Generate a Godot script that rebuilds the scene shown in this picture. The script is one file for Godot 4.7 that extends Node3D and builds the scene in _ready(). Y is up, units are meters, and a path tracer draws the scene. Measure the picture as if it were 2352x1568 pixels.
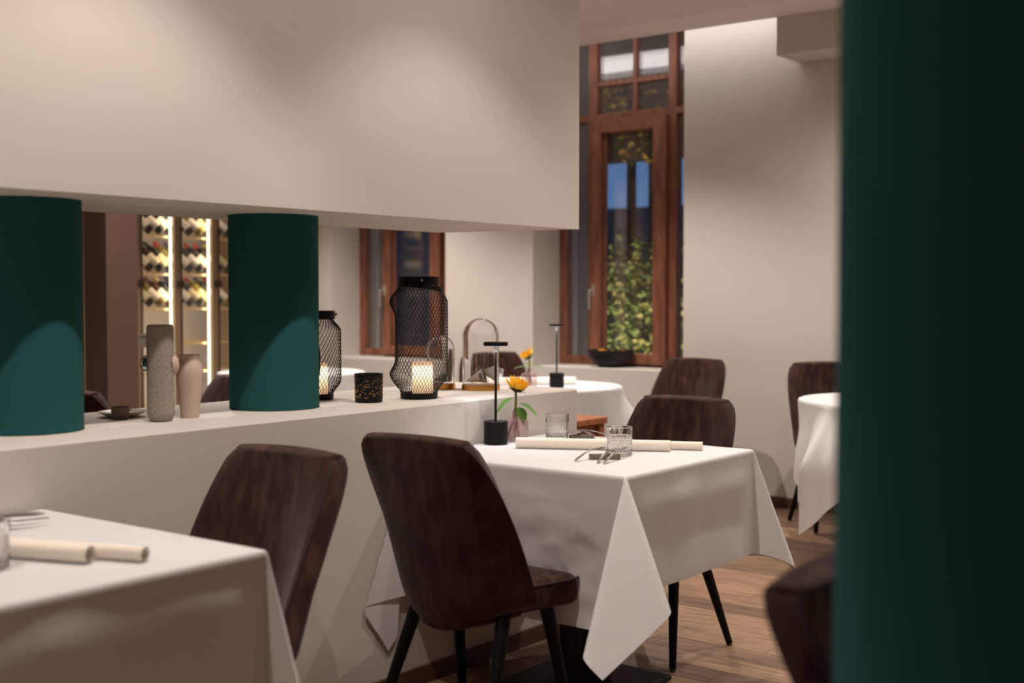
extends Node3D
# A restaurant at dusk. World axes: x runs along the counter, -z away across it, y up. "b" is -z.

class MB:
	var v := PackedVector3Array()
	var n := PackedVector3Array()
	var uv := PackedVector2Array()
	var ix := PackedInt32Array()

	func tri(i: int, j: int, k: int) -> void:
		var a := v[i]; var b := v[j]; var c := v[k]
		var g := (b - a).cross(c - a)
		if g.length_squared() < 1e-18: return
		if g.dot(n[i] + n[j] + n[k]) > 0.0:
			ix.append(i); ix.append(k); ix.append(j)
		else:
			ix.append(i); ix.append(j); ix.append(k)

	# rows of points, normals from neighbours; flip turns them over
	func grid(rows: Array, close_j := false, flip := false, close_i := false) -> void:
		var R := rows.size(); var C: int = rows[0].size()
		var base := v.size()
		var cc := C + 1 if close_j else C
		var rr := R + 1 if close_i else R
		for i in rr:
			var r0: PackedVector3Array = rows[i % R]
			var rp: PackedVector3Array = rows[(i - 1 + R) % R] if close_i else rows[maxi(i - 1, 0)]
			var rn: PackedVector3Array = rows[(i + 1) % R] if close_i else rows[mini(i + 1, R - 1)]
			for j in cc:
				var jj := j % C
				var jp := (jj - 1 + C) % C if close_j else maxi(jj - 1, 0)
				var jn := (jj + 1) % C if close_j else mini(jj + 1, C - 1)
				var dj := r0[jn] - r0[jp]
				var di := rn[jj] - rp[jj]
				if dj.length_squared() < 1e-14:
					var o: PackedVector3Array = rn if i == 0 else rp
					dj = o[jn] - o[jp]
				var nn := dj.cross(di)
				if nn.length_squared() < 1e-20: nn = Vector3.UP
				nn = nn.normalized()
				v.append(r0[jj]); n.append(-nn if flip else nn)
				uv.append(Vector2(float(j) / maxf(cc - 1, 1), float(i) / maxf(rr - 1, 1)))
		for i in rr - 1:
			for j in cc - 1:
				var a := base + i * cc + j
				tri(a, a + 1, a + cc + 1)
				tri(a, a + cc + 1, a + cc)

	func fan(loop: PackedVector3Array, nn: Vector3) -> void:
		var c := Vector3.ZERO
		for p in loop: c += p
		c /= loop.size()
		var base := v.size()
		v.append(c); n.append(nn); uv.append(Vector2(.5, .5))
		for p in loop:
			v.append(p); n.append(nn); uv.append(Vector2(p.x, p.z))
		for i in loop.size():
			tri(base, base + 1 + i, base + 1 + (i + 1) % loop.size())

	func quad(a: Vector3, b: Vector3, c: Vector3, d: Vector3, nn: Vector3) -> void:
		var base := v.size()
		for p in [a, b, c, d]:
			v.append(p); n.append(nn)
		for t in [Vector2(0, 0), Vector2(1, 0), Vector2(1, 1), Vector2(0, 1)]: uv.append(t)
		tri(base, base + 1, base + 2); tri(base, base + 2, base + 3)

	# bevelled box; basis columns orient it
	func box(c: Vector3, s: Vector3, bev := 0.0, bs := Basis.IDENTITY) -> void:
		var h := s * .5
		bev = minf(bev, minf(h.x, minf(h.y, h.z)) * .9)
		var ax := [bs.x.normalized(), bs.y.normalized(), bs.z.normalized()]
		var hh := [h.x, h.y, h.z]
		for k in 3:
			var u := (k + 1) % 3; var w := (k + 2) % 3
			for sg in [-1.0, 1.0]:
				var o: Vector3 = c + ax[k] * (sg * hh[k])
				var du: Vector3 = ax[u] * (hh[u] - bev); var dw: Vector3 = ax[w] * (hh[w] - bev)
				quad(o - du - dw, o + du - dw, o + du + dw, o - du + dw, ax[k] * sg)
		if bev <= 0.0: return
		for k in 3:
			var u := (k + 1) % 3; var w := (k + 2) % 3
			var dk: Vector3 = ax[k] * (hh[k] - bev)
			for su in [-1.0, 1.0]:
				for sw in [-1.0, 1.0]:
					var p1: Vector3 = c + ax[u] * (su * hh[u]) + ax[w] * (sw * (hh[w] - bev))
					var p2: Vector3 = c + ax[u] * (su * (hh[u] - bev)) + ax[w] * (sw * hh[w])
					quad(p1 - dk, p1 + dk, p2 + dk, p2 - dk, (ax[u] * su + ax[w] * sw).normalized())
		for sx in [-1.0, 1.0]:
			for sy in [-1.0, 1.0]:
				for sz in [-1.0, 1.0]:
					var q: Vector3 = c + ax[0] * (sx * (h.x - bev)) + ax[1] * (sy * (h.y - bev)) + ax[2] * (sz * (h.z - bev))
					var base := v.size()
					var nn: Vector3 = (ax[0] * sx + ax[1] * sy + ax[2] * sz).normalized()
					for p in [q + ax[0] * (sx * bev), q + ax[1] * (sy * bev), q + ax[2] * (sz * bev)]:
						v.append(p); n.append(nn); uv.append(Vector2.ZERO)
					tri(base, base + 1, base + 2)

	# profile of (radius, height), split where it turns sharply
	func lathe(prof: Array, segs := 32, o := Vector3.ZERO, flip := false, bs := Basis.IDENTITY, wax_h := 0.0, ribs := 0.0) -> void:
		var run := [prof[0]]
		for i in range(1, prof.size()):
			run.append(prof[i])
			var last := i == prof.size() - 1
			var sharp := false
			if not last:
				var d1: Vector2 = (prof[i] - prof[i - 1]).normalized(); var d2: Vector2 = (prof[i + 1] - prof[i]).normalized()
				sharp = d1.dot(d2) < .8
			if last or sharp:
				var rows := []
				for p in run:
					var r := PackedVector3Array()
					for j in segs:
						var t := TAU * j / segs
						var rad: float = p.x
						if wax_h > 0.0: rad *= 1.0 + .03 * sin(t * 3.0 + p.y * 20.0) * smoothstep(wax_h * .7, wax_h, p.y)
						if ribs > 0.0: rad *= 1.0 - .07 * pow(absf(cos(t * ribs)), 4)
						r.append(o + bs * Vector3(cos(t) * rad, p.y, sin(t) * rad))
					rows.append(r)
				grid(rows, true, not flip)
				run = [prof[i]]

	func tube(path: PackedVector3Array, rad, sides := 8, closed := false, caps := true, sx := 1.0) -> void:
		var rows := []
		var N := path.size()
		var ref := Vector3.UP
		var prev := Vector3.ZERO
		for i in N:
			var a := path[(i - 1 + N) % N] if closed else path[maxi(i - 1, 0)]
			var b := path[(i + 1) % N] if closed else path[mini(i + 1, N - 1)]
			var t := (b - a).normalized()
			if prev == Vector3.ZERO:
				ref = Vector3.UP if absf(t.y) < .9 else Vector3.RIGHT
				prev = ref.cross(t).normalized()
			var s := (prev - t * prev.dot(t)).normalized()
			prev = s
			var w := t.cross(s)
			var r: float = rad if not rad is Array else lerpf(rad[0], rad[1], float(i) / (N - 1)) if rad.size() == 2 else rad[i]
			var row := PackedVector3Array()
			for j in sides:
				var th := TAU * j / sides
				row.append(path[i] + (s * (cos(th) * sx) + w * sin(th)) * r)
			rows.append(row)
		grid(rows, true, true, closed)
		if caps and not closed:
			fan(rows[0], (path[0] - path[1]).normalized())
			fan(rows[N - 1], (path[N - 1] - path[N - 2]).normalized())

	# flat strip with thickness along a path; side is the width direction
	func strip(path: PackedVector3Array, widths: Array, th: float, side: Vector3) -> void:
		var rows := []
		var N := path.size()
		for i in N:
			var t := (path[mini(i + 1, N - 1)] - path[maxi(i - 1, 0)]).normalized()
			var s := (side - t * side.dot(t)).normalized()
			var u := t.cross(s).normalized()
			var w: float = widths[i] * .5
			var row := PackedVector3Array()
			for q in [[-1, -.5], [-.7, -1], [.7, -1], [1, -.5], [1, .5], [.7, 1], [-.7, 1], [-1, .5]]:
				row.append(path[i] + s * (w * q[0]) + u * (th * .5 * q[1]))
			rows.append(row)
		grid(rows, true, true)
		fan(rows[0], path[0] - path[1]); fan(rows[N - 1], path[N - 1] - path[N - 2])

	# prism over a plan outline (x, z), from y0 to y1
	func prism(poly: PackedVector2Array, y0: float, y1: float) -> void:
		var t := Geometry2D.triangulate_polygon(poly)
		for y in [y0, y1]:
			var base := v.size()
			for p in poly:
				v.append(Vector3(p.x, y, p.y)); n.append(Vector3.DOWN if y == y0 else Vector3.UP); uv.append(p)
			for i in range(0, t.size(), 3): tri(base + t[i], base + t[i + 1], base + t[i + 2])
		var area := 0.0
		for i in poly.size(): area += poly[i].cross(poly[(i + 1) % poly.size()])
		for i in poly.size():
			var a := poly[i]; var b := poly[(i + 1) % poly.size()]
			var e := b - a
			var nn := Vector3(e.y, 0, -e.x).normalized() * (1.0 if area > 0 else -1.0)
			quad(Vector3(a.x, y0, a.y), Vector3(b.x, y0, b.y), Vector3(b.x, y1, b.y), Vector3(a.x, y1, a.y), nn)

	func mesh() -> ArrayMesh:
		var m := ArrayMesh.new()
		var arr := []
		arr.resize(Mesh.ARRAY_MAX)
		arr[Mesh.ARRAY_VERTEX] = v; arr[Mesh.ARRAY_NORMAL] = n; arr[Mesh.ARRAY_TEX_UV] = uv; arr[Mesh.ARRAY_INDEX] = ix
		m.add_surface_from_arrays(Mesh.PRIMITIVE_TRIANGLES, arr)
		return m

var used := {}
var M := {}
var rng := RandomNumberGenerator.new()

func numbered(s: String) -> String:
	var k: int = used.get(s, -1) + 1
	used[s] = k
	return s if k == 0 else "%s_%03d" % [s, k]

func W(a: float, b: float, y := 0.0) -> Vector3: return Vector3(a, y, -b)

func tag(o: Node3D, label: String, category: String, group := "") -> Node3D:
	o.set_meta("label", label); o.set_meta("category", category)
	if group: o.set_meta("group", group)
	return o

func thing(called: String, label: String, category: String, at: Vector3, turn := 0.0, group := "") -> Node3D:
	var o := Node3D.new(); o.name = numbered(called); add_child(o)
	o.position = at; o.rotation.y = turn
	return tag(o, label, category, group)

func part(parent: Node3D, called: String, m, mat: Material, label := "") -> MeshInstance3D:
	var o := MeshInstance3D.new(); o.name = called
	o.mesh = m.mesh() if m is MB else m
	o.material_override = mat
	if label: o.set_meta("label", label)
	parent.add_child(o, true)
	return o

func struct(called: String, m, mat: Material, label := "") -> MeshInstance3D:
	var o := part(self, called, m, mat, label)
	o.set_meta("kind", "structure")
	if not label: o.set_meta("label", called.replace("_", " "))
	return o

func dup(o: Node3D, called: String, label: String, at: Vector3, turn: float, group := "") -> Node3D:
	var c: Node3D = o.duplicate(); c.name = numbered(called); add_child(c)
	c.position = at; c.rotation = Vector3(0, turn, 0); c.set_meta("label", label)
	if group: c.set_meta("group", group)
	return c

func ab(x0: float, x1: float, b0: float, b1: float, y0: float, y1: float, bev := 0.0) -> MB:
	var m := MB.new()
	m.box(Vector3((x0 + x1) / 2, (y0 + y1) / 2, -(b0 + b1) / 2), Vector3(absf(x1 - x0), absf(y1 - y0), absf(b1 - b0)), bev)
	return m

# ---------------------------------------------------------------- materials
func rgb8(r: float, g: float, b: float, a := 1.0) -> Color: return Color(r / 255.0, g / 255.0, b / 255.0, a)

func mat(c: Color, rough := .7, metal := 0.0) -> StandardMaterial3D:
	var m := StandardMaterial3D.new()
	m.albedo_color = c; m.roughness = rough; m.metallic = metal
	return m

func noise_tex(freq: float, oct: int, ramp: Array, size := 512, sd := 1, as_normal := false, type := FastNoiseLite.TYPE_SIMPLEX_SMOOTH) -> NoiseTexture2D:
	var f := FastNoiseLite.new(); f.noise_type = type; f.frequency = freq; f.fractal_octaves = oct; f.seed = sd
	if oct <= 1: f.fractal_type = FastNoiseLite.FRACTAL_NONE
	var t := NoiseTexture2D.new(); t.width = size; t.height = size; t.seamless = true; t.noise = f
	if as_normal:
		t.as_normal_map = true; t.bump_strength = 4.0
	elif ramp:
		var g := Gradient.new()
		g.offsets = PackedFloat32Array(ramp.map(func(x): return x[0])); g.colors = PackedColorArray(ramp.map(func(x): return x[1]))
		t.color_ramp = g
	return t

func tri_tex(m: StandardMaterial3D, t: Texture2D, s: Vector3, world := false) -> StandardMaterial3D:
	m.albedo_texture = t; m.albedo_color = Color.WHITE
	m.uv1_triplanar = true; m.uv1_world_triplanar = world; m.uv1_scale = s
	return m

func glass(alpha := .04, tint := Color.WHITE, spec := .5) -> StandardMaterial3D:
	var m := StandardMaterial3D.new()
	m.transparency = BaseMaterial3D.TRANSPARENCY_ALPHA
	m.albedo_color = Color(tint.r, tint.g, tint.b, alpha); m.roughness = .02; m.metallic_specular = spec
	return m

func solid_glass(tint := Color.WHITE) -> StandardMaterial3D:
	var m := StandardMaterial3D.new()
	m.albedo_color = Color(tint.r, tint.g, tint.b, 0.0); m.roughness = .02
	m.refraction_enabled = true; m.refraction_scale = .05
	return m

func materials() -> void:
	var wn := noise_tex(.5, 3, [], 512, 5, true)
	M.wall = mat(rgb8(212, 205, 197), .92); M.wall.normal_enabled = true; M.wall.normal_texture = wn; M.wall.normal_scale = .1; M.wall.uv1_triplanar = true; M.wall.uv1_world_triplanar = true; M.wall.uv1_scale = Vector3.ONE * 2.5
	M.ceil = mat(rgb8(232, 224, 218), .95)
	# perforated acoustic board: rows of small round holes
	var im := Image.create(256, 256, false, Image.FORMAT_RGB8)
	im.fill(rgb8(232, 224, 218))
	for i in 8:
		for j in 8:
			for y in range(-6, 7):
				for x in range(-6, 7):
					if x * x + y * y <= 36: im.set_pixel(i * 32 + 16 + x, j * 32 + 16 + y, rgb8(120, 108, 100))
	M.perf = tri_tex(mat(Color.WHITE, .95), ImageTexture.create_from_image(im), Vector3.ONE * 6.0, true)
	M.column = mat(rgb8(38, 88, 90), .85); M.column.metallic_specular = .22
	M.column.normal_enabled = true; M.column.normal_texture = wn; M.column.normal_scale = .12; M.column.uv1_triplanar = true; M.column.uv1_scale = Vector3.ONE * 4
	# floor planks: four tones of oak
	var tones := [[rgb8(106, 80, 60), rgb8(128, 99, 76)], [rgb8(122, 94, 71), rgb8(146, 115, 89)], [rgb8(94, 70, 53), rgb8(116, 89, 68)], [rgb8(130, 101, 77), rgb8(154, 122, 95)]]
	M.planks = []
	for k in 4:
		var t := noise_tex(.018, 5, [[0.0, tones[k][0].darkened(.12)], [.42, tones[k][0]], [.55, tones[k][1]], [1.0, tones[k][1].lightened(.05)]], 512, 20 + k)
		var p := tri_tex(mat(Color.WHITE, .5), t, Vector3(8.0, 8.0, .34), true)
		p.roughness = .48
		M.planks.append(p)
	M.floor_base = mat(rgb8(70, 48, 34), .7)
	M.skirt = tri_tex(mat(Color.WHITE, .6), noise_tex(.018, 4, [[0, rgb8(70, 48, 36)], [1, rgb8(110, 80, 60)]], 256, 33), Vector3(.5, 6, .5), true)
	# velvet
	var vt := noise_tex(.012, 5, [[0.0, rgb8(42, 26, 24)], [.4, rgb8(53, 34, 31)], [.62, rgb8(70, 47, 42)], [1.0, rgb8(92, 64, 57)]], 512, 3)
	M.velvet = tri_tex(mat(Color.WHITE, .95), vt, Vector3(3.2, 1.1, 3.2))
	M.velvet.rim_enabled = true; M.velvet.rim = .35; M.velvet.rim_tint = .7
	M.velvet.metallic_specular = .15
	M.welt = mat(rgb8(48, 32, 31), .9)
	M.leg = mat(rgb8(13, 10, 10), .5); M.leg.metallic_specular = .3
	M.glide = mat(rgb8(120, 110, 105), .4, .6)
	# linen
	M.cloth = mat(rgb8(219, 219, 220), .9); M.cloth.backlight_enabled = true; M.cloth.backlight = Color(.2, .19, .18)
	M.cloth.normal_enabled = true; M.cloth.normal_texture = noise_tex(.02, 4, [], 512, 8, true); M.cloth.normal_scale = .07; M.cloth.uv1_triplanar = true; M.cloth.uv1_scale = Vector3.ONE * 2.2
	M.napkin = mat(rgb8(245, 236, 222), .9)
	M.black = mat(rgb8(24, 21, 21), .5); M.black.metallic_specular = .3
	M.black_wire = mat(rgb8(22, 19, 20), .5)
	M.iron = mat(rgb8(24, 22, 23), .6)
	M.brass = mat(rgb8(200, 145, 70), .28, 1.0)
	M.steel = mat(rgb8(190, 185, 182), .22, 1.0)
	M.chrome = mat(rgb8(200, 200, 205), .1, 1.0)
	M.pale_metal = mat(rgb8(215, 208, 196), .3, .8)
	M.frame = tri_tex(mat(Color.WHITE, .5), noise_tex(.02, 4, [[0, rgb8(112, 68, 50)], [.5, rgb8(136, 86, 65)], [1, rgb8(156, 104, 80)]], 256, 41), Vector3(3, .6, 3))
	M.pane = glass(.015, rgb8(200, 205, 210), .5)
	M.stool = tri_tex(mat(Color.WHITE, .5), noise_tex(.02, 4, [[0, rgb8(128, 72, 38)], [1, rgb8(180, 110, 62)]], 256, 44), Vector3(3, 3, .6))
	var cz := noise_tex(.055, 2, [[0.0, rgb8(60, 52, 46)], [.17, rgb8(70, 62, 55)], [.22, rgb8(152, 141, 130)], [.6, rgb8(165, 154, 143)], [1.0, rgb8(178, 168, 157)]], 512, 12)
	M.concrete = tri_tex(mat(Color.WHITE, .9), cz, Vector3.ONE * 5)
	M.clay = mat(rgb8(205, 185, 168), .85)
	M.dark_clay = tri_tex(mat(Color.WHITE, .8), noise_tex(.05, 3, [[0, rgb8(70, 61, 54)], [.5, rgb8(118, 106, 96)], [1, rgb8(138, 126, 116)]], 256, 13), Vector3.ONE * 8)
	M.plate = mat(rgb8(200, 190, 180), .35)
	M.wax = mat(rgb8(250, 238, 222), .6); M.wax.backlight_enabled = true; M.wax.backlight = Color(1.0, .92, .82)
	M.pink = glass(.17, rgb8(200, 140, 150), .5)
	M.dome = glass(.01, Color.WHITE, .5)
	M.tumbler = solid_glass()
	M.petal = mat(rgb8(250, 190, 20), .7); M.petal.backlight_enabled = true; M.petal.backlight = Color(.5, .36, .02)
	M.petal_deep = mat(rgb8(240, 160, 12), .7); M.petal_deep.backlight_enabled = true; M.petal_deep.backlight = Color(.5, .3, .02)
	M.leaf = mat(rgb8(78, 122, 40), .55); M.leaf.backlight_enabled = true; M.leaf.backlight = Color(.14, .25, .05)
	M.stem = mat(rgb8(105, 115, 55), .6)
	M.sepal = mat(rgb8(46, 56, 26), .7)
	M.seed = mat(rgb8(60, 40, 20), .9)
	M.paper = mat(rgb8(232, 226, 218), .8)
	M.print = mat(rgb8(28, 26, 26), .8)
	M.lens = mat(Color.WHITE, .5); M.lens.emission_enabled = true; M.lens.emission = rgb8(255, 232, 205); M.lens.emission_energy_multiplier = 3.0
	M.lens_cool = mat(Color.WHITE, .5); M.lens_cool.emission_enabled = true; M.lens_cool.emission = rgb8(220, 230, 255); M.lens_cool.emission_energy_multiplier = 2.0
	M.cove = mat(Color.WHITE, .5); M.cove.emission_enabled = true; M.cove.emission = rgb8(255, 244, 240); M.cove.emission_energy_multiplier = .95
	M.led = mat(Color.WHITE, .5); M.led.emission_enabled = true; M.led.emission = rgb8(255, 238, 205); M.led.emission_energy_multiplier = 3.0
	M.cab_back = mat(rgb8(190, 188, 190), .6)
	M.cab_frame = mat(rgb8(150, 128, 100), .5, .2)
	M.cab_dark = mat(rgb8(60, 44, 34), .6)
	M.shelf = mat(rgb8(215, 190, 140), .3, .7)
	M.pillar = mat(rgb8(92, 70, 58), .9)
	M.bowl = mat(rgb8(28, 25, 28), .7)
	M.masonry = mat(rgb8(150, 148, 128), .9)
	M.dark_out = mat(rgb8(45, 40, 36), .9)
	M.soil = mat(rgb8(60, 54, 46), 1.0)

# ---------------------------------------------------------------- lights
func spot(a: float, b: float, energy: float, angle := 48.0, blend := .45, label := "", col := Color(1.0, .945, .905), h := 2.84, spill := 0.0) -> void:
	var t := thing("ceiling_downlight", label, "lamp", W(a, b, h), 0.0, "recessed ceiling downlights")
	var ring := MB.new()
	ring.lathe([Vector2(.034, .0), Vector2(.036, -.004), Vector2(.052, -.004), Vector2(.055, 0.0)], 32)
	part(t, "trim_ring", ring, M.black)
	var d := MB.new(); d.lathe([Vector2(.0001, -.001), Vector2(.034, -.001)], 24)
	part(t, "lamp_lens", d, M.lens)
	var l := SpotLight3D.new(); l.name = "downlight_beam"
	l.light_color = col; l.light_energy = energy; l.spot_angle = angle; l.spot_angle_attenuation = blend
	l.spot_range = 12.0; l.spot_attenuation = 2.0; l.shadow_enabled = true; l.light_size = .022
	l.position = Vector3(0, -.012, 0); l.rotation_degrees.x = -90
	t.add_child(l)
	if spill > 0.0:
		var w: SpotLight3D = l.duplicate(); w.name = "downlight_spill"
		w.light_energy = spill; w.spot_angle = 84; w.spot_angle_attenuation = 1.0
		t.add_child(w)

func omni(parent: Node3D, at: Vector3, energy: float, col: Color, size := .02) -> void:
	var l := OmniLight3D.new(); l.name = "glow"; l.light_color = col; l.light_energy = energy
	l.omni_range = 8.0; l.omni_attenuation = 2.0; l.light_size = size; l.shadow_enabled = true; l.position = at
	parent.add_child(l)

func _ready() -> void:
	rng.seed = 7
	# camera: level to within 2 degrees, about 44 mm lens wide open, focused on the laid table
	var cam := Camera3D.new(); cam.name = "camera"; add_child(cam)
	cam.position = Vector3(0, 1.267, 0)
	cam.rotation_degrees = Vector3(-2.1277, -52.5, 0)
	cam.fov = 30.454
	var at := CameraAttributesPhysical.new()
	at.frustum_focal_length = 12.0 / tan(deg_to_rad(30.454 / 2.0))
	at.frustum_focus_distance = 4.25
	at.frustum_near = .05; at.frustum_far = 200.0
	at.exposure_aperture = 2.3
	at.exposure_multiplier = 1.0
	cam.attributes = at
	cam.current = true
	# dusk outside
	var we := WorldEnvironment.new(); we.name = "surroundings"; add_child(we)
	var env := Environment.new(); we.environment = env
	env.background_mode = Environment.BG_SKY
	var sky := Sky.new(); var sm := ProceduralSkyMaterial.new()
	sm.sky_top_color = rgb8(38, 62, 110); sm.sky_horizon_color = rgb8(120, 165, 225); sm.ground_bottom_color = rgb8(20, 20, 24); sm.ground_horizon_color = rgb8(60, 75, 100)
	sm.sky_energy_multiplier = .8; sm.ground_energy_multiplier = .4
	sky.sky_material = sm; env.sky = sky
	env.tonemap_mode = Environment.TONE_MAPPER_LINEAR
	env.tonemap_exposure = 1.06
	env.sdfgi_enabled = true; env.ssao_enabled = true; env.ssil_enabled = true
	materials()
	# recessed spots: one row before the counter, others over the tables behind and beside it
	spot(.52, 2.0, 1.05, 47, .4, "ceiling downlight over the far end of the near left table, out of the frame", Color(1.0, .945, .905), 2.84, .66)
	spot(1.8, 2.0, 1.4, 47, .4, "ceiling downlight before the wall block that lights the left green column", Color(1.0, .945, .905), 2.84, .66)
	spot(3.08, 2.0, .95, 47, .4, "ceiling downlight before the wall block that lights the second green column", Color(1.0, .945, .905), 2.84, .66)
	spot(4.45, 1.75, 2.0, 60, .9, "ceiling downlight over the aisle beside the laid square table", Color(1.0, .945, .905), 2.84, .66)
	spot(5.9, 2.3, 3.3, 72, 1.0, "ceiling downlight over the round table by the far wall")
	spot(5.62, 4.1, 4.0, 60, .6, "ceiling downlight over the round table with lamp and sunflower")
	spot(5.7, 6.2, 5.2, 58, .6, "ceiling downlight over the rearmost round table")
	spot(4.0, 5.0, 4.2, 60, .6, "ceiling downlight over the aisle behind the counter")
	spot(3.3, 4.15, 2.2, 56, .8, "ceiling downlight just behind the wall block, over the back edge of the half wall")
	spot(2.3, 5.3, 2.4, 58, .8, "ceiling downlight behind the half wall, left of the brown pillar", Color(.93, .93, 1.0))
	spot(3.5, .55, 1.9, 50, .6, "ceiling downlight over the aisle before the laid square table")
	spot(5.2, .3, 2.8, 50, .6, "ceiling downlight at the right of the dining room")
	spot(-1.3, .9, 7.0, 55, .8, "ceiling downlight behind the camera, left of the two there")
	spot(-1.0, -1.8, 4.0, 55, .8, "ceiling downlight behind the camera, right of the two there")
	spot(1.9, -2.2, 4.5, 52, .8, "ceiling downlight to the right of the near green column")
	spot(4.4, -2.2, 4.5, 55, .8, "ceiling downlight far to the right, outside the frame")
	# cove light in the slot between ceiling and window wall
	var cove := AreaLight3D.new(); cove.name = "cove_light"; cove.area_size = Vector2(7.0, .16); cove.light_energy = 1.25; cove.light_color = Color(1.0, .97, .96)
	cove.area_range = 10.0; cove.shadow_enabled = true
	add_child(cove); cove.position = W(6.64, 5.05, 2.95); cove.look_at(W(6.9, 5.05, 2.80))
	room()
	furniture()
	counter_things()
	table_things()
	background()

func window(n: int, b0: float, label: String) -> void:
	# b0: low-b edge of the niche. Frame is built from b0 upwards, in the plane a = 7.21.
	var o := Node3D.new(); o.name = "window_%d" % n; add_child(o); o.set_meta("kind", "structure"); o.set_meta("label", label)
	var A := 7.21
	var s := 2.452   # transom underside
	var bars := [[0.0, .055, .785, 3.09], [1.115, 1.175, .785, 3.09], [.235, .30, .785, 3.09], [.862, .93, .785, 3.09]]
	for q in bars: part(o, "frame_post", ab(A, A + .08, b0 + q[0], b0 + q[1], q[2], q[3], .006), M.frame)
	for q in [[.785, .845], [s, s + .05], [3.04, 3.09]]: part(o, "frame_rail", ab(A + .001, A + .079, b0 + .05, b0 + 1.12, q[0], q[1], .006), M.frame)
	# opening sash, proud of the frame
	var m := MB.new()
	var lo := b0 + .285; var hi := b0 + .88
	for q in [[lo, lo + .10, .80, s + .0], [hi - .085, hi, .80, s], [lo + .09, hi - .08, .80, .872], [lo + .09, hi - .08, s - .09, s]]:
		m.box(Vector3(A - .015, (q[2] + q[3]) / 2, -(q[0] + q[1]) / 2), Vector3(.075, q[3] - q[2], q[1] - q[0]), .006)
	# glazing beads
	for q in [[lo + .10, lo + .118, .87, s - .09], [hi - .103, hi - .085, .87, s - .09]]:
		m.box(Vector3(A + .0, (q[2] + q[3]) / 2, -(q[0] + q[1]) / 2), Vector3(.03, q[3] - q[2], q[1] - q[0]), .003)
	var sash := part(o, "sash", m, M.frame)
	var h := MB.new()
	var hb := hi - .035; var ha := A - .053
	h.box(W(ha - .005, hb, 1.30), Vector3(.012, .075, .03), .004)
	h.tube(PackedVector3Array([W(ha - .01, hb, 1.30), W(ha - .05, hb, 1.30), W(ha - .056, hb, 1.285), W(ha - .058, hb, 1.17)]), .009, 8)
	part(sash, "handle", h, M.pale_metal)
	# glazing bars of the top light
	part(o, "glazing_bar", ab(A + .01, A + .06, b0 + .548, b0 + .578, s + .05, 3.04, .004), M.frame)
	part(o, "glazing_bar", ab(A + .011, A + .061, b0 + .30, b0 + .862, 2.69, 2.725, .004), M.frame)
	# double glazing
	for q in [[lo + .09, hi - .08, .86, s - .08], [b0 + .05, b0 + .24, .84, s + .002], [b0 + .925, b0 + 1.12, .84, s + .002], [b0 + .3, b0 + .87, s + .045, 3.045], [b0 + .05, b0 + .24, s + .045, 3.045], [b0 + .925, b0 + 1.12, s + .045, 3.045]]:
		var g := MB.new()
		for x in [A + .03, A + .05]:
			g.box(Vector3(x, (q[2] + q[3]) / 2, -(q[0] + q[1]) / 2), Vector3(.004, q[3] - q[2], q[1] - q[0]))
		part(o, "pane", g, M.pane)

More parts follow.
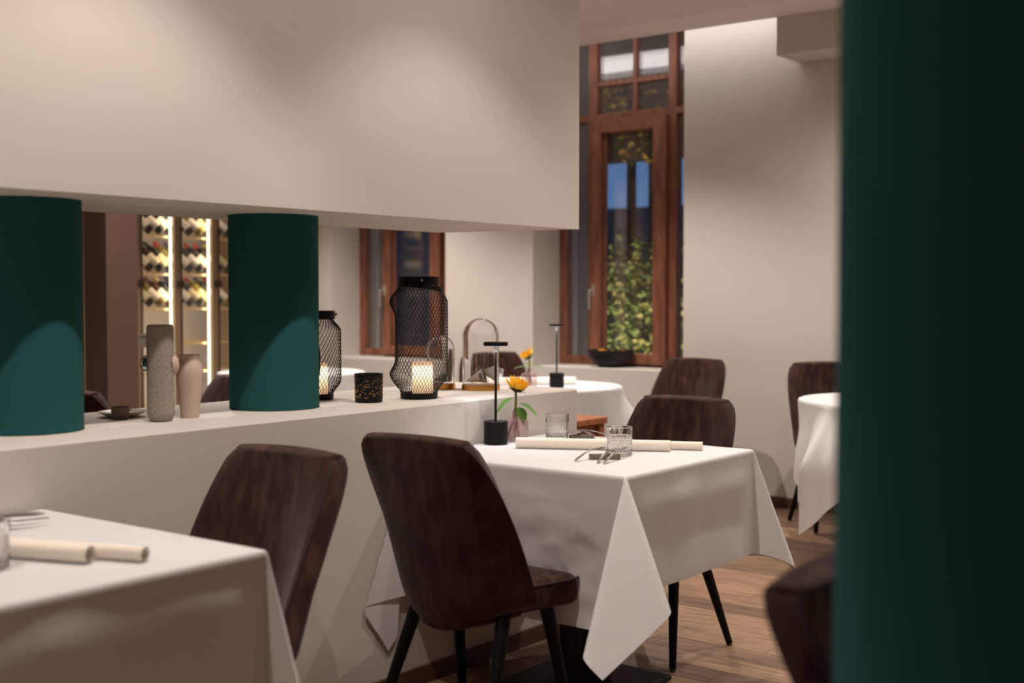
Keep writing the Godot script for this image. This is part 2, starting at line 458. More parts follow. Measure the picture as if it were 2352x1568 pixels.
func room() -> void:
	# floor: base slab and the planks that lie on it
	var fl := struct("floor", ab(-5.2, 7.3, -5.2, 9.2, -.15, -.013), M.floor_base, "oak plank floor running towards the counter")
	var pm := []
	var wd := .142
	for len in [1.26, .63]:
		var b := MB.new(); b.box(Vector3(0, -.0065, 0), Vector3(wd - .0012, .013, len - .0012), .0009)
		pm.append(b.mesh())
	var k := 0
	var x := 1.55
	while x < 6.85:
		var z0 := -.55 - .42 * (k % 3)
		while z0 < 3.2:
			var p := part(fl, "plank", pm[0], M.planks[rng.randi() % 4])
			p.position = Vector3(minf(x, 6.9 - wd / 2), rng.randf_range(-.0004, 0), -(z0 + .63))
			z0 += 1.26
		k += 1
		x += wd
	var wide := MB.new()
	for q in [[-5.2, 1.479, -5.2, 9.2], [1.479, 7.3, 4.4, 9.2], [1.479, 7.3, -5.2, -1.6]]:
		wide.box(Vector3((q[0] + q[1]) / 2, -.008, -(q[2] + q[3]) / 2), Vector3(q[1] - q[0], .013, q[3] - q[2]))
	part(fl, "outer_boards", wide, M.planks[0])
	# ceiling with a slot along the window wall
	var ce := struct("ceiling", ab(-5.2, 6.61, -5.2, 9.2, 2.84, 2.95), M.ceil, "pale suspended ceiling with perforated acoustic field")
	part(ce, "acoustic_panel", ab(2.0, 6.25, -2.0, 5.6, 2.836, 2.842), M.perf, "perforated acoustic panel")
	part(ce, "slot_cover", ab(6.5, 7.4, -5.2, 9.2, 3.13, 3.2), M.ceil)
	part(ce, "slot_back", ab(6.56, 6.61, -5.2, 9.2, 2.95, 3.13), M.ceil)
	var strip := MB.new(); strip.box(W(6.614, 5.05, 2.935), Vector3(.008, .13, 7.0))
	part(ce, "cove_light_strip", strip, M.cove)
	var bm := ab(6.61, 6.9, -5.0, 3.18, 2.625, 2.95, .004)
	struct("trim_beam", bm, M.wall, "boxed beam at the top of the far wall")
	# window wall: piers, parapets and lintels, the inner face at a = 6.9
	var w := MB.new()
	for q in [[-5.2, 3.94], [5.115, 5.90], [7.07, 9.2]]:
		w.box(Vector3(7.17, 1.55, -(q[0] + q[1]) / 2), Vector3(.54, 3.2, q[1] - q[0]))
	for q in [[3.94, 5.115], [5.90, 7.07]]:
		w.box(Vector3(7.17, .385, -(q[0] + q[1]) / 2), Vector3(.54, .80, q[1] - q[0]), .004)
	struct("wall_far", w, M.wall, "plastered window wall with two deep niches")
	var lin := MB.new()
	for q in [[3.94, 5.115], [5.90, 7.07]]:
		lin.box(Vector3(7.32, 3.145, -(q[0] + q[1]) / 2), Vector3(.24, .11, q[1] - q[0]))
	struct("trim_lintel", lin, M.wall, "lintels over the two windows")
	window(1, 3.94, "tall red-brown wooden window right of the wall block, with fruit bowl on its sill")
	window(2, 5.895, "tall red-brown wooden window seen behind the black mesh lanterns")
	# remaining walls
	struct("wall_back", ab(-5.2, 7.4, 8.62, 9.2, 0, 3.2), M.pillar, "dark wall behind the wine cabinet")
	struct("wall_left", ab(-3.4, -3.0, -5.0, 9.2, 0, 3.2), M.wall, "wall behind the camera on the left")
	struct("wall_right", ab(-5.2, 7.4, -5.4, -5.0, 0, 3.2), M.wall, "wall behind the camera on the right")
	struct("baseboard_far", ab(6.885, 6.9, -5.0, 8.6, 0, .06, .003), M.skirt, "dark wooden baseboard along the window wall")
	# the long counter and the wall block above it
	var c := ab(-1.6, 3.93, 2.70, 3.33, 0, .911, .006)
	struct("wall_counter", c, M.wall, "long plastered half wall with a flat top for display")
	struct("baseboard_counter", ab(-1.6, 3.936, 2.69, 2.70, 0, .06, .002), M.skirt, "dark wooden baseboard along the half wall")
	var s := MB.new()
	s.prism(PackedVector2Array([Vector2(-1.6, -2.70), Vector2(3.936, -2.70), Vector2(3.80, -3.29), Vector2(-1.6, -3.29)]), 1.515, 2.84)
	struct("wall_block", s, M.wall, "broad plastered wall block hanging from the ceiling over the half wall")
	# two columns between them, and one close to the camera
	for q in [[2.687, 3.01, "left green"], [1.833, 3.01, "right"]]:
		var col := MB.new(); col.lathe([Vector2(.141, .913), Vector2(.14, .916), Vector2(.14, 1.515)], 64)
		var o := part(self, "column" if q[0] > 2 else "column_001", col, M.column)
		o.position = W(q[0], q[1])
		tag(o, "round dark green column between the vases and the small mesh lantern" if q[0] > 2 else "round dark green column cut by the left edge of the photo", "column", "")
	var fc := MB.new(); fc.lathe([Vector2(.14, 0), Vector2(.14, 2.838)], 64)
	var f := part(self, "column_002", fc, M.column); f.position = W(1.297, .398)
	tag(f, "out of focus dark green column filling the right edge of the photo", "column", "")

# ---------------------------------------------------------------- furniture
func rloop(x0: float, x1: float, w0: float, w1: float, r: float, y: float, inset := 0.0, seg := 5) -> PackedVector3Array:
	# rounded trapezoid in plan: w0 half width at x0, w1 at x1
	var c := [Vector2(x0 + inset, -(w0 - inset)), Vector2(x1 - inset, -(w1 - inset)), Vector2(x1 - inset, w1 - inset), Vector2(x0 + inset, w0 - inset)]
	var out := PackedVector3Array()
	var rr := maxf(r - inset * .5, .005)
	for i in 4:
		var p: Vector2 = c[i]; var d0: Vector2 = (c[(i + 3) % 4] - p).normalized(); var d1: Vector2 = (c[(i + 1) % 4] - p).normalized()
		for k in seg + 1:
			var t := float(k) / seg
			var a := p + d0 * rr; var b := p + d1 * rr
			var q := a.lerp(p, t).lerp(p.lerp(b, t), t)
			out.append(Vector3(q.x, y, q.y))
		# points along the edge
		var e0: Vector2 = p + d1 * rr; var e1: Vector2 = c[(i + 1) % 4] - d1 * rr
		for k in range(1, 5):
			var q := e0.lerp(e1, k / 5.0); out.append(Vector3(q.x, y, q.y))
	return out

func back_pt(u: float, v: float) -> Vector3:
	var y := .372 + v * .508
	var w := .172 + .069 * pow(1.0 - pow(v, 4.0), .62)
	if v < .13: w -= .06 * (1.0 - sqrt(maxf(0.0, 1.0 - pow((.13 - v) / .13, 2))))
	var xb := .10 * pow(1.0 - v, 1.5)
	var wing := .155 * (1.0 - v * v) + .012
	return Vector3(xb + wing * pow(absf(u), 2.2), y - .006 * u * u * smoothstep(.7, 1.0, v) + .03 * (u * u) * smoothstep(.25, 0.0, v), u * w)

func make_chair(label: String) -> Node3D:
	var t := thing("dining_chair", label, "chair", Vector3.ZERO)
	var rows := []
	var T := .052
	var spec := []
	for k in 5: spec.append([0.0, sin(-PI / 2 + PI / 2 * k / 5.0), cos(-PI / 2 + PI / 2 * k / 5.0)])
	for k in 33: spec.append([.5 - .5 * cos(PI * k / 32.0), 0.0, 1.0])
	for k in range(1, 6): spec.append([1.0, sin(PI / 2 * k / 5.0), maxf(cos(PI / 2 * k / 5.0), .02)])
	var U := 22
	for sp in spec:
		var row := PackedVector3Array()
		var oy: float = sp[1] * (.013 if sp[1] > 0.0 else T * .5); var sc: float = maxf(sp[2], .02)
		var outer := []
		for j in U + 1:
			var u := -1.0 + 2.0 * j / U
			var p := back_pt(u, sp[0])
			var du := back_pt(minf(u + .02, 1.0), sp[0]) - back_pt(maxf(u - .02, -1.0), sp[0])
			var nn := Vector3(du.z, 0, -du.x).normalized()  # towards the seat
			outer.append([p + Vector3(0, oy, 0), nn])
		for q in outer: row.append(q[0] + q[1] * (T * .5 * (1.0 - sc)))
		# rim, rounded a little
		var e: Array = outer[U]
		var du1: Vector3 = Vector3(-e[1].z, 0, e[1].x)
		for k in range(1, 4):
			var th := PI * k / 4.0
			row.append(e[0] + e[1] * (T * .5 - T * .5 * sc * cos(th)) + Vector3(0, 0, 1).slerp(Vector3(0, 0, 1), 0) * (.010 * sc * sin(th)))
		for j in range(U, -1, -1):
			var q: Array = outer[j]
			var u := -1.0 + 2.0 * j / U
			var pad: float = .018 * (1.0 - pow(absf(u), 4)) * sc
			row.append(q[0] + q[1] * (T * .5 * (1.0 + sc) + pad))
		var e2: Array = outer[0]
		for k in range(1, 4):
			var th := PI * k / 4.0
			row.append(e2[0] + e2[1] * (T * .5 + T * .5 * sc * cos(th)) + Vector3(0, 0, -.010 * sc * sin(th)))
		rows.append(row)
	var bk := MB.new(); bk.grid(rows, true, true)
	var back := part(t, "backrest", bk, M.velvet)
	for side in [-1.0, 1.0]:
		for depth in [.004, T - .004]:
			var wl := MB.new()
			var pth := PackedVector3Array()
			for k in 25:
				var v := k / 24.0
				var p := back_pt(side, v); var p2 := back_pt(side * .96, v)
				var du: Vector3 = (p - p2) * side
				var nn := Vector3(du.z, 0, -du.x).normalized()
				pth.append(p + nn * depth + Vector3(0, 0, side * .004))
			wl.tube(pth, .0032, 6)
			part(back, "welt", wl, M.welt)
	# seat cushion
	var st := MB.new()
	var sr := []
	for q in [[.378, .03], [.382, .012], [.392, .002], [.415, 0.0], [.44, 0.0], [.452, .003], [.458, .009], [.466, .02], [.474, .06], [.479, .11], [.481, .16]]:
		sr.append(rloop(.16, .505, .142, .226, .05, q[0], q[1]))
	st.grid(sr, true)
	st.fan(sr[0], Vector3.DOWN); st.fan(sr[sr.size() - 1], Vector3.UP)
	var seat := part(t, "seat", st, M.velvet)
	var sw := MB.new(); sw.tube(rloop(.16, .505, .142, .226, .05, .454, -.001), .004, 6, true)
	part(seat, "welt", sw, M.welt)
	for q in [[.40, .165, .475, .205], [.40, -.165, .475, -.205], [.215, .155, .07, .205], [.215, -.155, .07, -.205]]:
		var l := MB.new()
		l.tube(PackedVector3Array([Vector3(q[0], .385, q[1]), Vector3(lerpf(q[0], q[2], .5), .197, lerpf(q[1], q[3], .5)), Vector3(q[2], .008, q[3])]), [.021, .0118], 16)
		var lg := part(t, "leg", l, M.leg)
		var g := MB.new(); g.lathe([Vector2(.0095, 0), Vector2(.0095, .009)], 12, Vector3(q[2], 0, q[3])); g.fan(PackedVector3Array([Vector3(q[2] + .009, .0002, q[3]), Vector3(q[2], .0002, q[3] + .009), Vector3(q[2] - .009, .0002, q[3]), Vector3(q[2], .0002, q[3] - .009)]), Vector3.DOWN)
		part(lg, "glide", g, M.glide)
	return t

func out_down(d: float, r: float) -> Vector2:
	var q := r * PI / 2
	if d < q: return Vector2(r * sin(d / r), r * (1.0 - cos(d / r)))
	return Vector2(r, r + d - q)

# one corner of a hanging cloth: direction in which the ray at angle f (0..1) of the flat corner falls
func corner_dir(f: float, az: Array, ln: Array) -> Vector2:
	# closed loop through the pole in (tilt * cos azimuth, tilt * sin azimuth); az measured from the first side, degrees
	var p := [Vector2.ZERO]
	for i in az.size(): p.append(Vector2.from_angle(deg_to_rad(az[i])) * deg_to_rad(ln[i]))
	p.append(Vector2.ZERO)
	var total := 0.0
	for i in p.size() - 1: total += (p[i + 1] - p[i]).length()
	var acc := Vector2.ZERO
	for k in 9:
		var g := clampf(f + (k - 4) * .011, 0, 1) * total
		for i in p.size() - 1:
			var l: float = (p[i + 1] - p[i]).length()
			if g <= l or i == p.size() - 2:
				acc += p[i].lerp(p[i + 1], minf(g / l, 1.0))
				break
			g -= l
	return acc / 9.0

func cloth_steps(lo: float, hi: float, o0: float, o1: float) -> Array:
	var q := []
	for k in range(30, 0, -1): q.append(lo - o0 * pow(k / 30.0, 1.25))
	for k in 29: q.append(lerpf(lo, hi, k / 28.0))
	for k in range(1, 31): q.append(hi + o1 * pow(k / 30.0, 1.25))
	return q

func crease(d: float, o: float) -> float:
	var z := fposmod(d / o * 3.0 + .05, 2.0)
	return (1.0 - absf(z - 1.0)) * .007

# square cloth over a table a0..a1, b0..b1. over: overhang at -a, +a, -b, +b. corners: for (-a,-b), (+a,-b), (+a,+b), (-a,+b): [az, tilt]
func cloth(a0: float, a1: float, b0: float, b1: float, h: float, over: Array, corners: Array, sd: int, push := 0.0, lim := 9.0, tuck := 0.0) -> MB:
	var nz := FastNoiseLite.new(); nz.seed = sd; nz.frequency = 3.2; nz.fractal_octaves = 3
	var R := .009
	var ss := []; var tt := []
	ss = cloth_steps(a0, a1, over[0], over[1]); tt = cloth_steps(b0, b1, over[2], over[3])
	var rows := []
	for s in ss:
		var row := PackedVector3Array()
		for t in tt:
			var ds := maxf(a0 - s, s - a1); var dt := maxf(b0 - t, t - b1)
			var sg := -1.0 if s < a0 else 1.0; var tg := -1.0 if t < b0 else 1.0
			var p: Vector3
			if ds <= 0 and dt <= 0:
				p = W(s, t, h + .0006 * nz.get_noise_2d(s * 2, t * 2))
			elif dt <= 0:
				var q := out_down(ds, R)
				var o: float = over[0] if sg < 0 else over[1]
				var edge := smoothstep(0.0, .10, minf(t - b0, b1 - t))
				var wob: float = (crease(ds, o) + .006 * nz.get_noise_3d(s, t * .8, 3.0 * sg)) * smoothstep(0.02, .1, ds) * edge
				if sg < 0 and push > 0.0:
					wob += push * (nz.get_noise_2d(t * 2.6 + 5.0, ds * 3.0) + .25 * sin(t * 18.0)) * smoothstep(.08, .22, ds) * edge
				if sg > 0 and tuck > 0.0:
					wob -= tuck * smoothstep(.10, .27, ds) * smoothstep(.02, .16, minf(t - b0, b1 - t))
				p = W((a0 - q.x - wob) if sg < 0 else (a1 + q.x + wob), t, h - q.y)
			elif ds <= 0:
				var q := out_down(dt, R)
				var o: float = over[2] if tg < 0 else over[3]
				var edge := smoothstep(0.0, .10, minf(s - a0, a1 - s))
				var wob: float = (crease(dt, o) + .003 * nz.get_noise_3d(s * .8, t, 7.0 * tg)) * smoothstep(0.02, .1, dt) * edge
				wob += .006 * maxf(0.0, 1.0 - absf(s - lerpf(a0, a1, .42)) / .11) * smoothstep(.02, .1, dt)
				p = W(s, (b0 - q.x - wob) if tg < 0 else (b1 + q.x + minf(wob, .002)), h - q.y)
			else:
				var rho := Vector2(ds, dt).length()
				var f := atan2(dt, ds) / (PI / 2)
				var ci := (0 if tg < 0 else 3) if sg < 0 else (1 if tg < 0 else 2)
				var cr: Array = corners[ci]
				var g := corner_dir(f, cr[0], cr[1])
				var tilt := g.length()
				var flat := g / maxf(tilt, 1e-6) * sin(tilt)
				var q := out_down(rho, R)
				var ang := f * PI / 2
				var wv := .006 * nz.get_noise_3d(s * 1.2, t * 1.2, 11.0) * smoothstep(.05, .3, rho)
				var ex := q.x * cos(ang) + (flat.x + wv) * q.y
				var ey := q.x * sin(ang) + (flat.y + wv) * q.y
				p = W((a0 - ex) if sg < 0 else (a1 + ex), (b0 - ey) if tg < 0 else (b1 + ey), h - q.y * cos(tilt))
			if -p.z > lim - .022: p.z = -(lim - .022 + .020 * (1.0 - exp(-(-p.z - lim + .022) / .02)))
			row.append(p)
		rows.append(row)
	var m := MB.new(); m.grid(rows, false, false)
	return m

func round_cloth(R: float, h: float, half: float, turn: float, k: int, amp: float, sd: int) -> MB:
	var nz := FastNoiseLite.new(); nz.seed = sd; nz.frequency = .9
	var rows := []
	var N := 144
	for i in range(0, 9):
		var row := PackedVector3Array()
		for j in N:
			var th := TAU * j / N
			row.append(Vector3(cos(th) * R * maxf(i / 8.0, .001), h, sin(th) * R * maxf(i / 8.0, .001)))
		rows.append(row)
	for i in range(1, 27):
		var row := PackedVector3Array()
		for j in N:
			var th := TAU * j / N
			var c := absf(cos(th - turn)); var s := absf(sin(th - turn))
			var L := half / maxf(c, s) - R
			var d := L * pow(i / 26.0, 1.1)
			var q := out_down(d, .012)
			var corner := pow(minf(c, s) / maxf(c, s), 2.4)
			var w := cos(k * (th - turn) + 2.0 * nz.get_noise_1d(th * 3.0)) * (.55 + .45 * nz.get_noise_1d(th * 5.0 + 9.0))
			var o := q.x + (amp * w + .21 * corner) * smoothstep(0.0, .35, d)
			row.append(Vector3(cos(th) * (R + o), h - q.y * (1.0 - .06 * corner), sin(th) * (R + o)))
		rows.append(row)
	var m := MB.new(); m.grid(rows, true, true)
	return m

func pedestal(t: Node3D, h: float) -> void:
	var base := MB.new(); base.box(Vector3(0, .009, 0), Vector3(.42, .018, .42), .004)
	part(t, "base_plate", base, M.iron)
	var post := MB.new()
	for r in [0.0, PI / 2]:
		var bs := Basis(Vector3.UP, r)
		post.grid([PackedVector3Array([bs * Vector3(-.09, .018, -.03), bs * Vector3(.09, .018, -.03), bs * Vector3(.09, .018, .03), bs * Vector3(-.09, .018, .03)]), PackedVector3Array([bs * Vector3(-.045, .45, -.03), bs * Vector3(.045, .45, -.03), bs * Vector3(.045, .45, .03), bs * Vector3(-.045, .45, .03)]), PackedVector3Array([bs * Vector3(-.045, h - .03, -.03), bs * Vector3(.045, h - .03, -.03), bs * Vector3(.045, h - .03, .03), bs * Vector3(-.045, h - .03, .03)])], true, true)
	part(t, "post", post, M.iron)

func square_table(label: String, a0: float, a1: float, b0: float, b1: float, h: float) -> void:
	var t := thing("table", label, "table", W((a0 + a1) / 2, (b0 + b1) / 2))
	var top := MB.new(); top.box(Vector3(0, h - .014, 0), Vector3(a1 - a0, .026, b1 - b0), .004)
	part(t, "tabletop", top, M.iron)
	pedestal(t, h)

func furniture() -> void:
	# the laid table in the middle
	square_table("square table under the white cloth in the middle of the photo, on a black pedestal", 2.97, 3.742, 1.88, 2.682, .758)
	var q := [[15, 70], [31, 31]]
	var c1 := cloth(2.97, 3.742, 1.88, 2.682, .7595, [.455, .36, .35, .43], [[[8, 72], [34, 32]], [[26, 68], [22, 20]], q, [[4, 40, 9], [26, 4, 22]]], 4, .010, 2.697, .14)
	tag(part(self, "tablecloth", c1, M.cloth), "white linen cloth with long pointed corner on the table with two tumblers", "tablecloth")
	# the table cut by the left edge
	square_table("square table under the white cloth at the lower left edge of the photo", .885, 1.668, 1.908, 2.685, .758)
	var c0 := cloth(.885, 1.668, 1.908, 2.685, .7595, [.36, .37, .38, .25], [q, [[20, 76], [14, 15]], q, q], 9, 0.0, 2.697)
	tag(part(self, "tablecloth_001", c0, M.cloth), "white linen cloth on the near table cut by the left edge of the photo", "tablecloth")
	used["tablecloth"] = 1
	# round tables
	var defs := [[5.69, 4.17, .45, .70, .35, 11, .034, "round table behind the end of the half wall, with black lamp and sunflower"],
		[5.96, 2.22, .45, .775, 1.134, 9, .04, "round table at the right beside the green column, before the far wall"],
		[5.72, 6.24, .47, .72, .2, 11, .022, "rearmost round table, seen behind the small mesh lantern"]]
	for i in 3:
		var d: Array = defs[i]
		var t := thing("round_table", d[7] as String, "table", W(d[0], d[1]))
		var top := MB.new(); top.lathe([Vector2(.001, .745), Vector2(d[2], .745), Vector2(d[2], .757), Vector2(.001, .757)], 48)
		part(t, "tabletop", top, M.iron)
		pedestal(t, .745)
		var o := part(self, numbered("tablecloth"), round_cloth(d[2] + .004, .7595, d[3], d[4], d[5], d[6], 3 + i), M.cloth)
		o.position = W(d[0], d[1])
		tag(o, ["white cloth in soft folds on the round table with lamp and sunflower", "white cloth with a hanging point on the table beside the right green column", "white cloth on the rearmost round table behind the small lantern"][i], "tablecloth")
	# chairs
	var ch := make_chair("dark brown velvet chair seen from behind, pulled up to the laid square table")
	ch.position = W(2.47, 2.245)
	dup(ch, "dining_chair", "dark brown velvet chair at the near left table, its inner back turned to the camera", W(2.15, 2.32), PI)
	dup(ch, "dining_chair", "dark brown velvet chair on the far side of the laid square table", W(4.12, 2.32), PI)
	dup(ch, "dining_chair", "dark brown velvet chair below the right window, beyond the laid square table", W(6.62, 3.68), PI)
	dup(ch, "dining_chair", "dark brown velvet chair against the far wall, beside the right green column", W(6.70, 2.93), PI + .78)
	dup(ch, "dining_chair", "dark brown velvet chair seen behind the glass domes", W(6.53, 5.20), -2.22)
	dup(ch, "dining_chair", "dark brown velvet chair behind the half wall, half hidden by the second green column", W(3.93, 4.58), PI)
	dup(ch, "dining_chair", "dark velvet chair behind the half wall, a sliver beside the left green column", W(2.86, 4.45), 0.0)
	dup(ch, "dining_chair", "out of focus dark velvet chair in the right foreground, before the green column", W(1.687, .753), -PI / 2)
	# wooden box stool behind the end of the half wall
	var sb := thing("wooden_cabinet", "reddish wooden cabinet corner showing behind the end of the half wall", "cabinet", W(4.32, 3.22))
	var tp := MB.new(); tp.box(Vector3(0, .72, 0), Vector3(.56, .03, .44), .004)
	part(sb, "top", tp, M.stool)
	for s in [Vector2(-1, -1), Vector2(1, -1), Vector2(-1, 1), Vector2(1, 1)]:
		var l := MB.new(); l.box(Vector3(s.x * .25, .352, s.y * .19), Vector3(.04, .705, .04), .003)
		part(sb, "leg", l, M.stool)
	for s in [-1, 1]:
		var p1 := MB.new(); p1.box(Vector3(0, .42, s * .185), Vector3(.46, .56, .014), .002); part(sb, "side_panel", p1, M.stool)
		var p2 := MB.new(); p2.box(Vector3(s * .245, .42, 0), Vector3(.014, .56, .34), .002); part(sb, "side_panel", p2, M.stool)

# ---------------------------------------------------------------- things on the half wall
func lantern_r(s: float, R: float, base_r: float) -> float:
	# s 0..1 from base to collar
	return lerpf(base_r * .98, R, pow(minf(smoothstep(0.0, .18, s), smoothstep(1.0, .84, s)), .8))

func pinch(th: float, s: float, dent_th: float, amt: float) -> float:
	var d := wrapf(th - dent_th, -PI, PI)
	return 1.0 - amt * exp(-d * d / .45) * smoothstep(.16, .30, s) * smoothstep(.86, .70, s)

func mesh_lantern(called: String, label: String, at: Vector3, R: float, H: float, N: int, twist: float, dent_th: float, dent_amt: float, base_r: float) -> Node3D:
	var t := thing(called, label, "lantern", at)
	var bh := .021; var ch := .024
	var y0 := bh; var y1 := H - ch - .004
	var b := MB.new()
	b.lathe([Vector2(.001, 0), Vector2(base_r - .002, 0), Vector2(base_r, .002), Vector2(base_r, bh), Vector2(base_r - .004, bh), Vector2(base_r - .004, .006), Vector2(.001, .006)], 40)
	part(t, "base", b, M.black)
	var c := MB.new()
	c.lathe([Vector2(base_r + .003, y1), Vector2(base_r + .006, y1), Vector2(base_r + .006, H), Vector2(base_r - .004, H), Vector2(base_r - .004, y1), Vector2(base_r + .003, y1)], 40)
	part(t, "collar", c, M.black)
	var w := MB.new()
	var K := 34
	for dir in [-1.0, 1.0]:
		for i in N:
			var pth := PackedVector3Array()
			for k in K + 1:
				var s := float(k) / K
				var th: float = TAU * i / N + dir * twist * s
				var r: float = lantern_r(s, R, base_r) * pinch(th, s, dent_th, dent_amt)
				pth.append(Vector3(cos(th) * r, lerpf(y0, y1, s), sin(th) * r))
			w.tube(pth, .00095, 3, false, false)
	var o := part(t, "wire_mesh", w, M.black_wire)
	o.set_meta("kind", "stuff")
	# strap handle lying along one side
	var hd := MB.new(); var hp := PackedVector3Array()
	for k in 33:
		var s := lerpf(.04, 1.0, k / 32.0)
		var r: float = lantern_r(s, R, base_r) * pinch(dent_th, s, dent_th, dent_amt) + .002
		hp.append(Vector3(cos(dent_th) * r, lerpf(y0, y1, s), sin(dent_th) * r))
	hd.tube(hp, .0022, 6)
	var hh := part(t, "handle", hd, M.black)
	var rv := MB.new()
	rv.lathe([Vector2(.0001, .003), Vector2(.004, .002), Vector2(.005, 0)], 10, Vector3.ZERO, false, Basis(Vector3.RIGHT, Vector3(0, 0, 1), Vector3.UP))
	return t

func candle(called: String, label: String, at: Vector3, r: float, h: float, e: float) -> void:
	var t := thing(called, label, "candle", at)
	var m := MB.new()
	m.lathe([Vector2(.0005, 0), Vector2(r, 0), Vector2(r * 1.0, h * .5), Vector2(r * .99, h * .9), Vector2(r * .93, h * .98), Vector2(r * .82, h), Vector2(r * .72, h * .97), Vector2(r * .68, h * .86), Vector2(.0005, h * .84)], 36, Vector3.ZERO, false, Basis.IDENTITY, h)
	part(t, "wax", m, M.wax)
	var fl := MB.new()
	fl.lathe([Vector2(.0003, h * .86), Vector2(.003, h * .87), Vector2(.0045, h * .90), Vector2(.003, h * .95), Vector2(.0003, h * 1.0)], 10)
	part(t, "flame", fl, M.lens)
	omni(t, Vector3(0, h * .79, 0), e, Color(1.0, .95, .88), .012)

func dome(called: String, label: String, at: Vector3, r: float, h: float, gr: float) -> Node3D:
	var t := thing(called, label, "cloche", at)
	var b := MB.new()
	b.lathe([Vector2(.001, 0), Vector2(r - .001, 0), Vector2(r, .001), Vector2(r, .019), Vector2(r - .002, .02), Vector2(.001, .02)], 48)
	part(t, "brass_base", b, M.brass)
	var g := MB.new()
	var pr := [Vector2(gr, .021)]
	for i in 5: pr.append(Vector2(gr, .021 + (h - gr - .021) * (i + 1) / 5.0))
	for i in range(1, 17): pr.append(Vector2(maxf(gr * cos(PI / 2 * i / 16.0), .0003), h - gr + gr * sin(PI / 2 * i / 16.0)))
	var g2 := gr - .0026
	for i in range(16, -1, -1): pr.append(Vector2(maxf(g2 * cos(PI / 2 * i / 16.0), .0003), h - gr + g2 * sin(PI / 2 * i / 16.0)))
	pr.append(Vector2(g2, .021)); pr.append(Vector2(gr, .021))
	g.lathe(pr, 56)
	part(t, "glass_bell", g, M.tumbler)
	return t

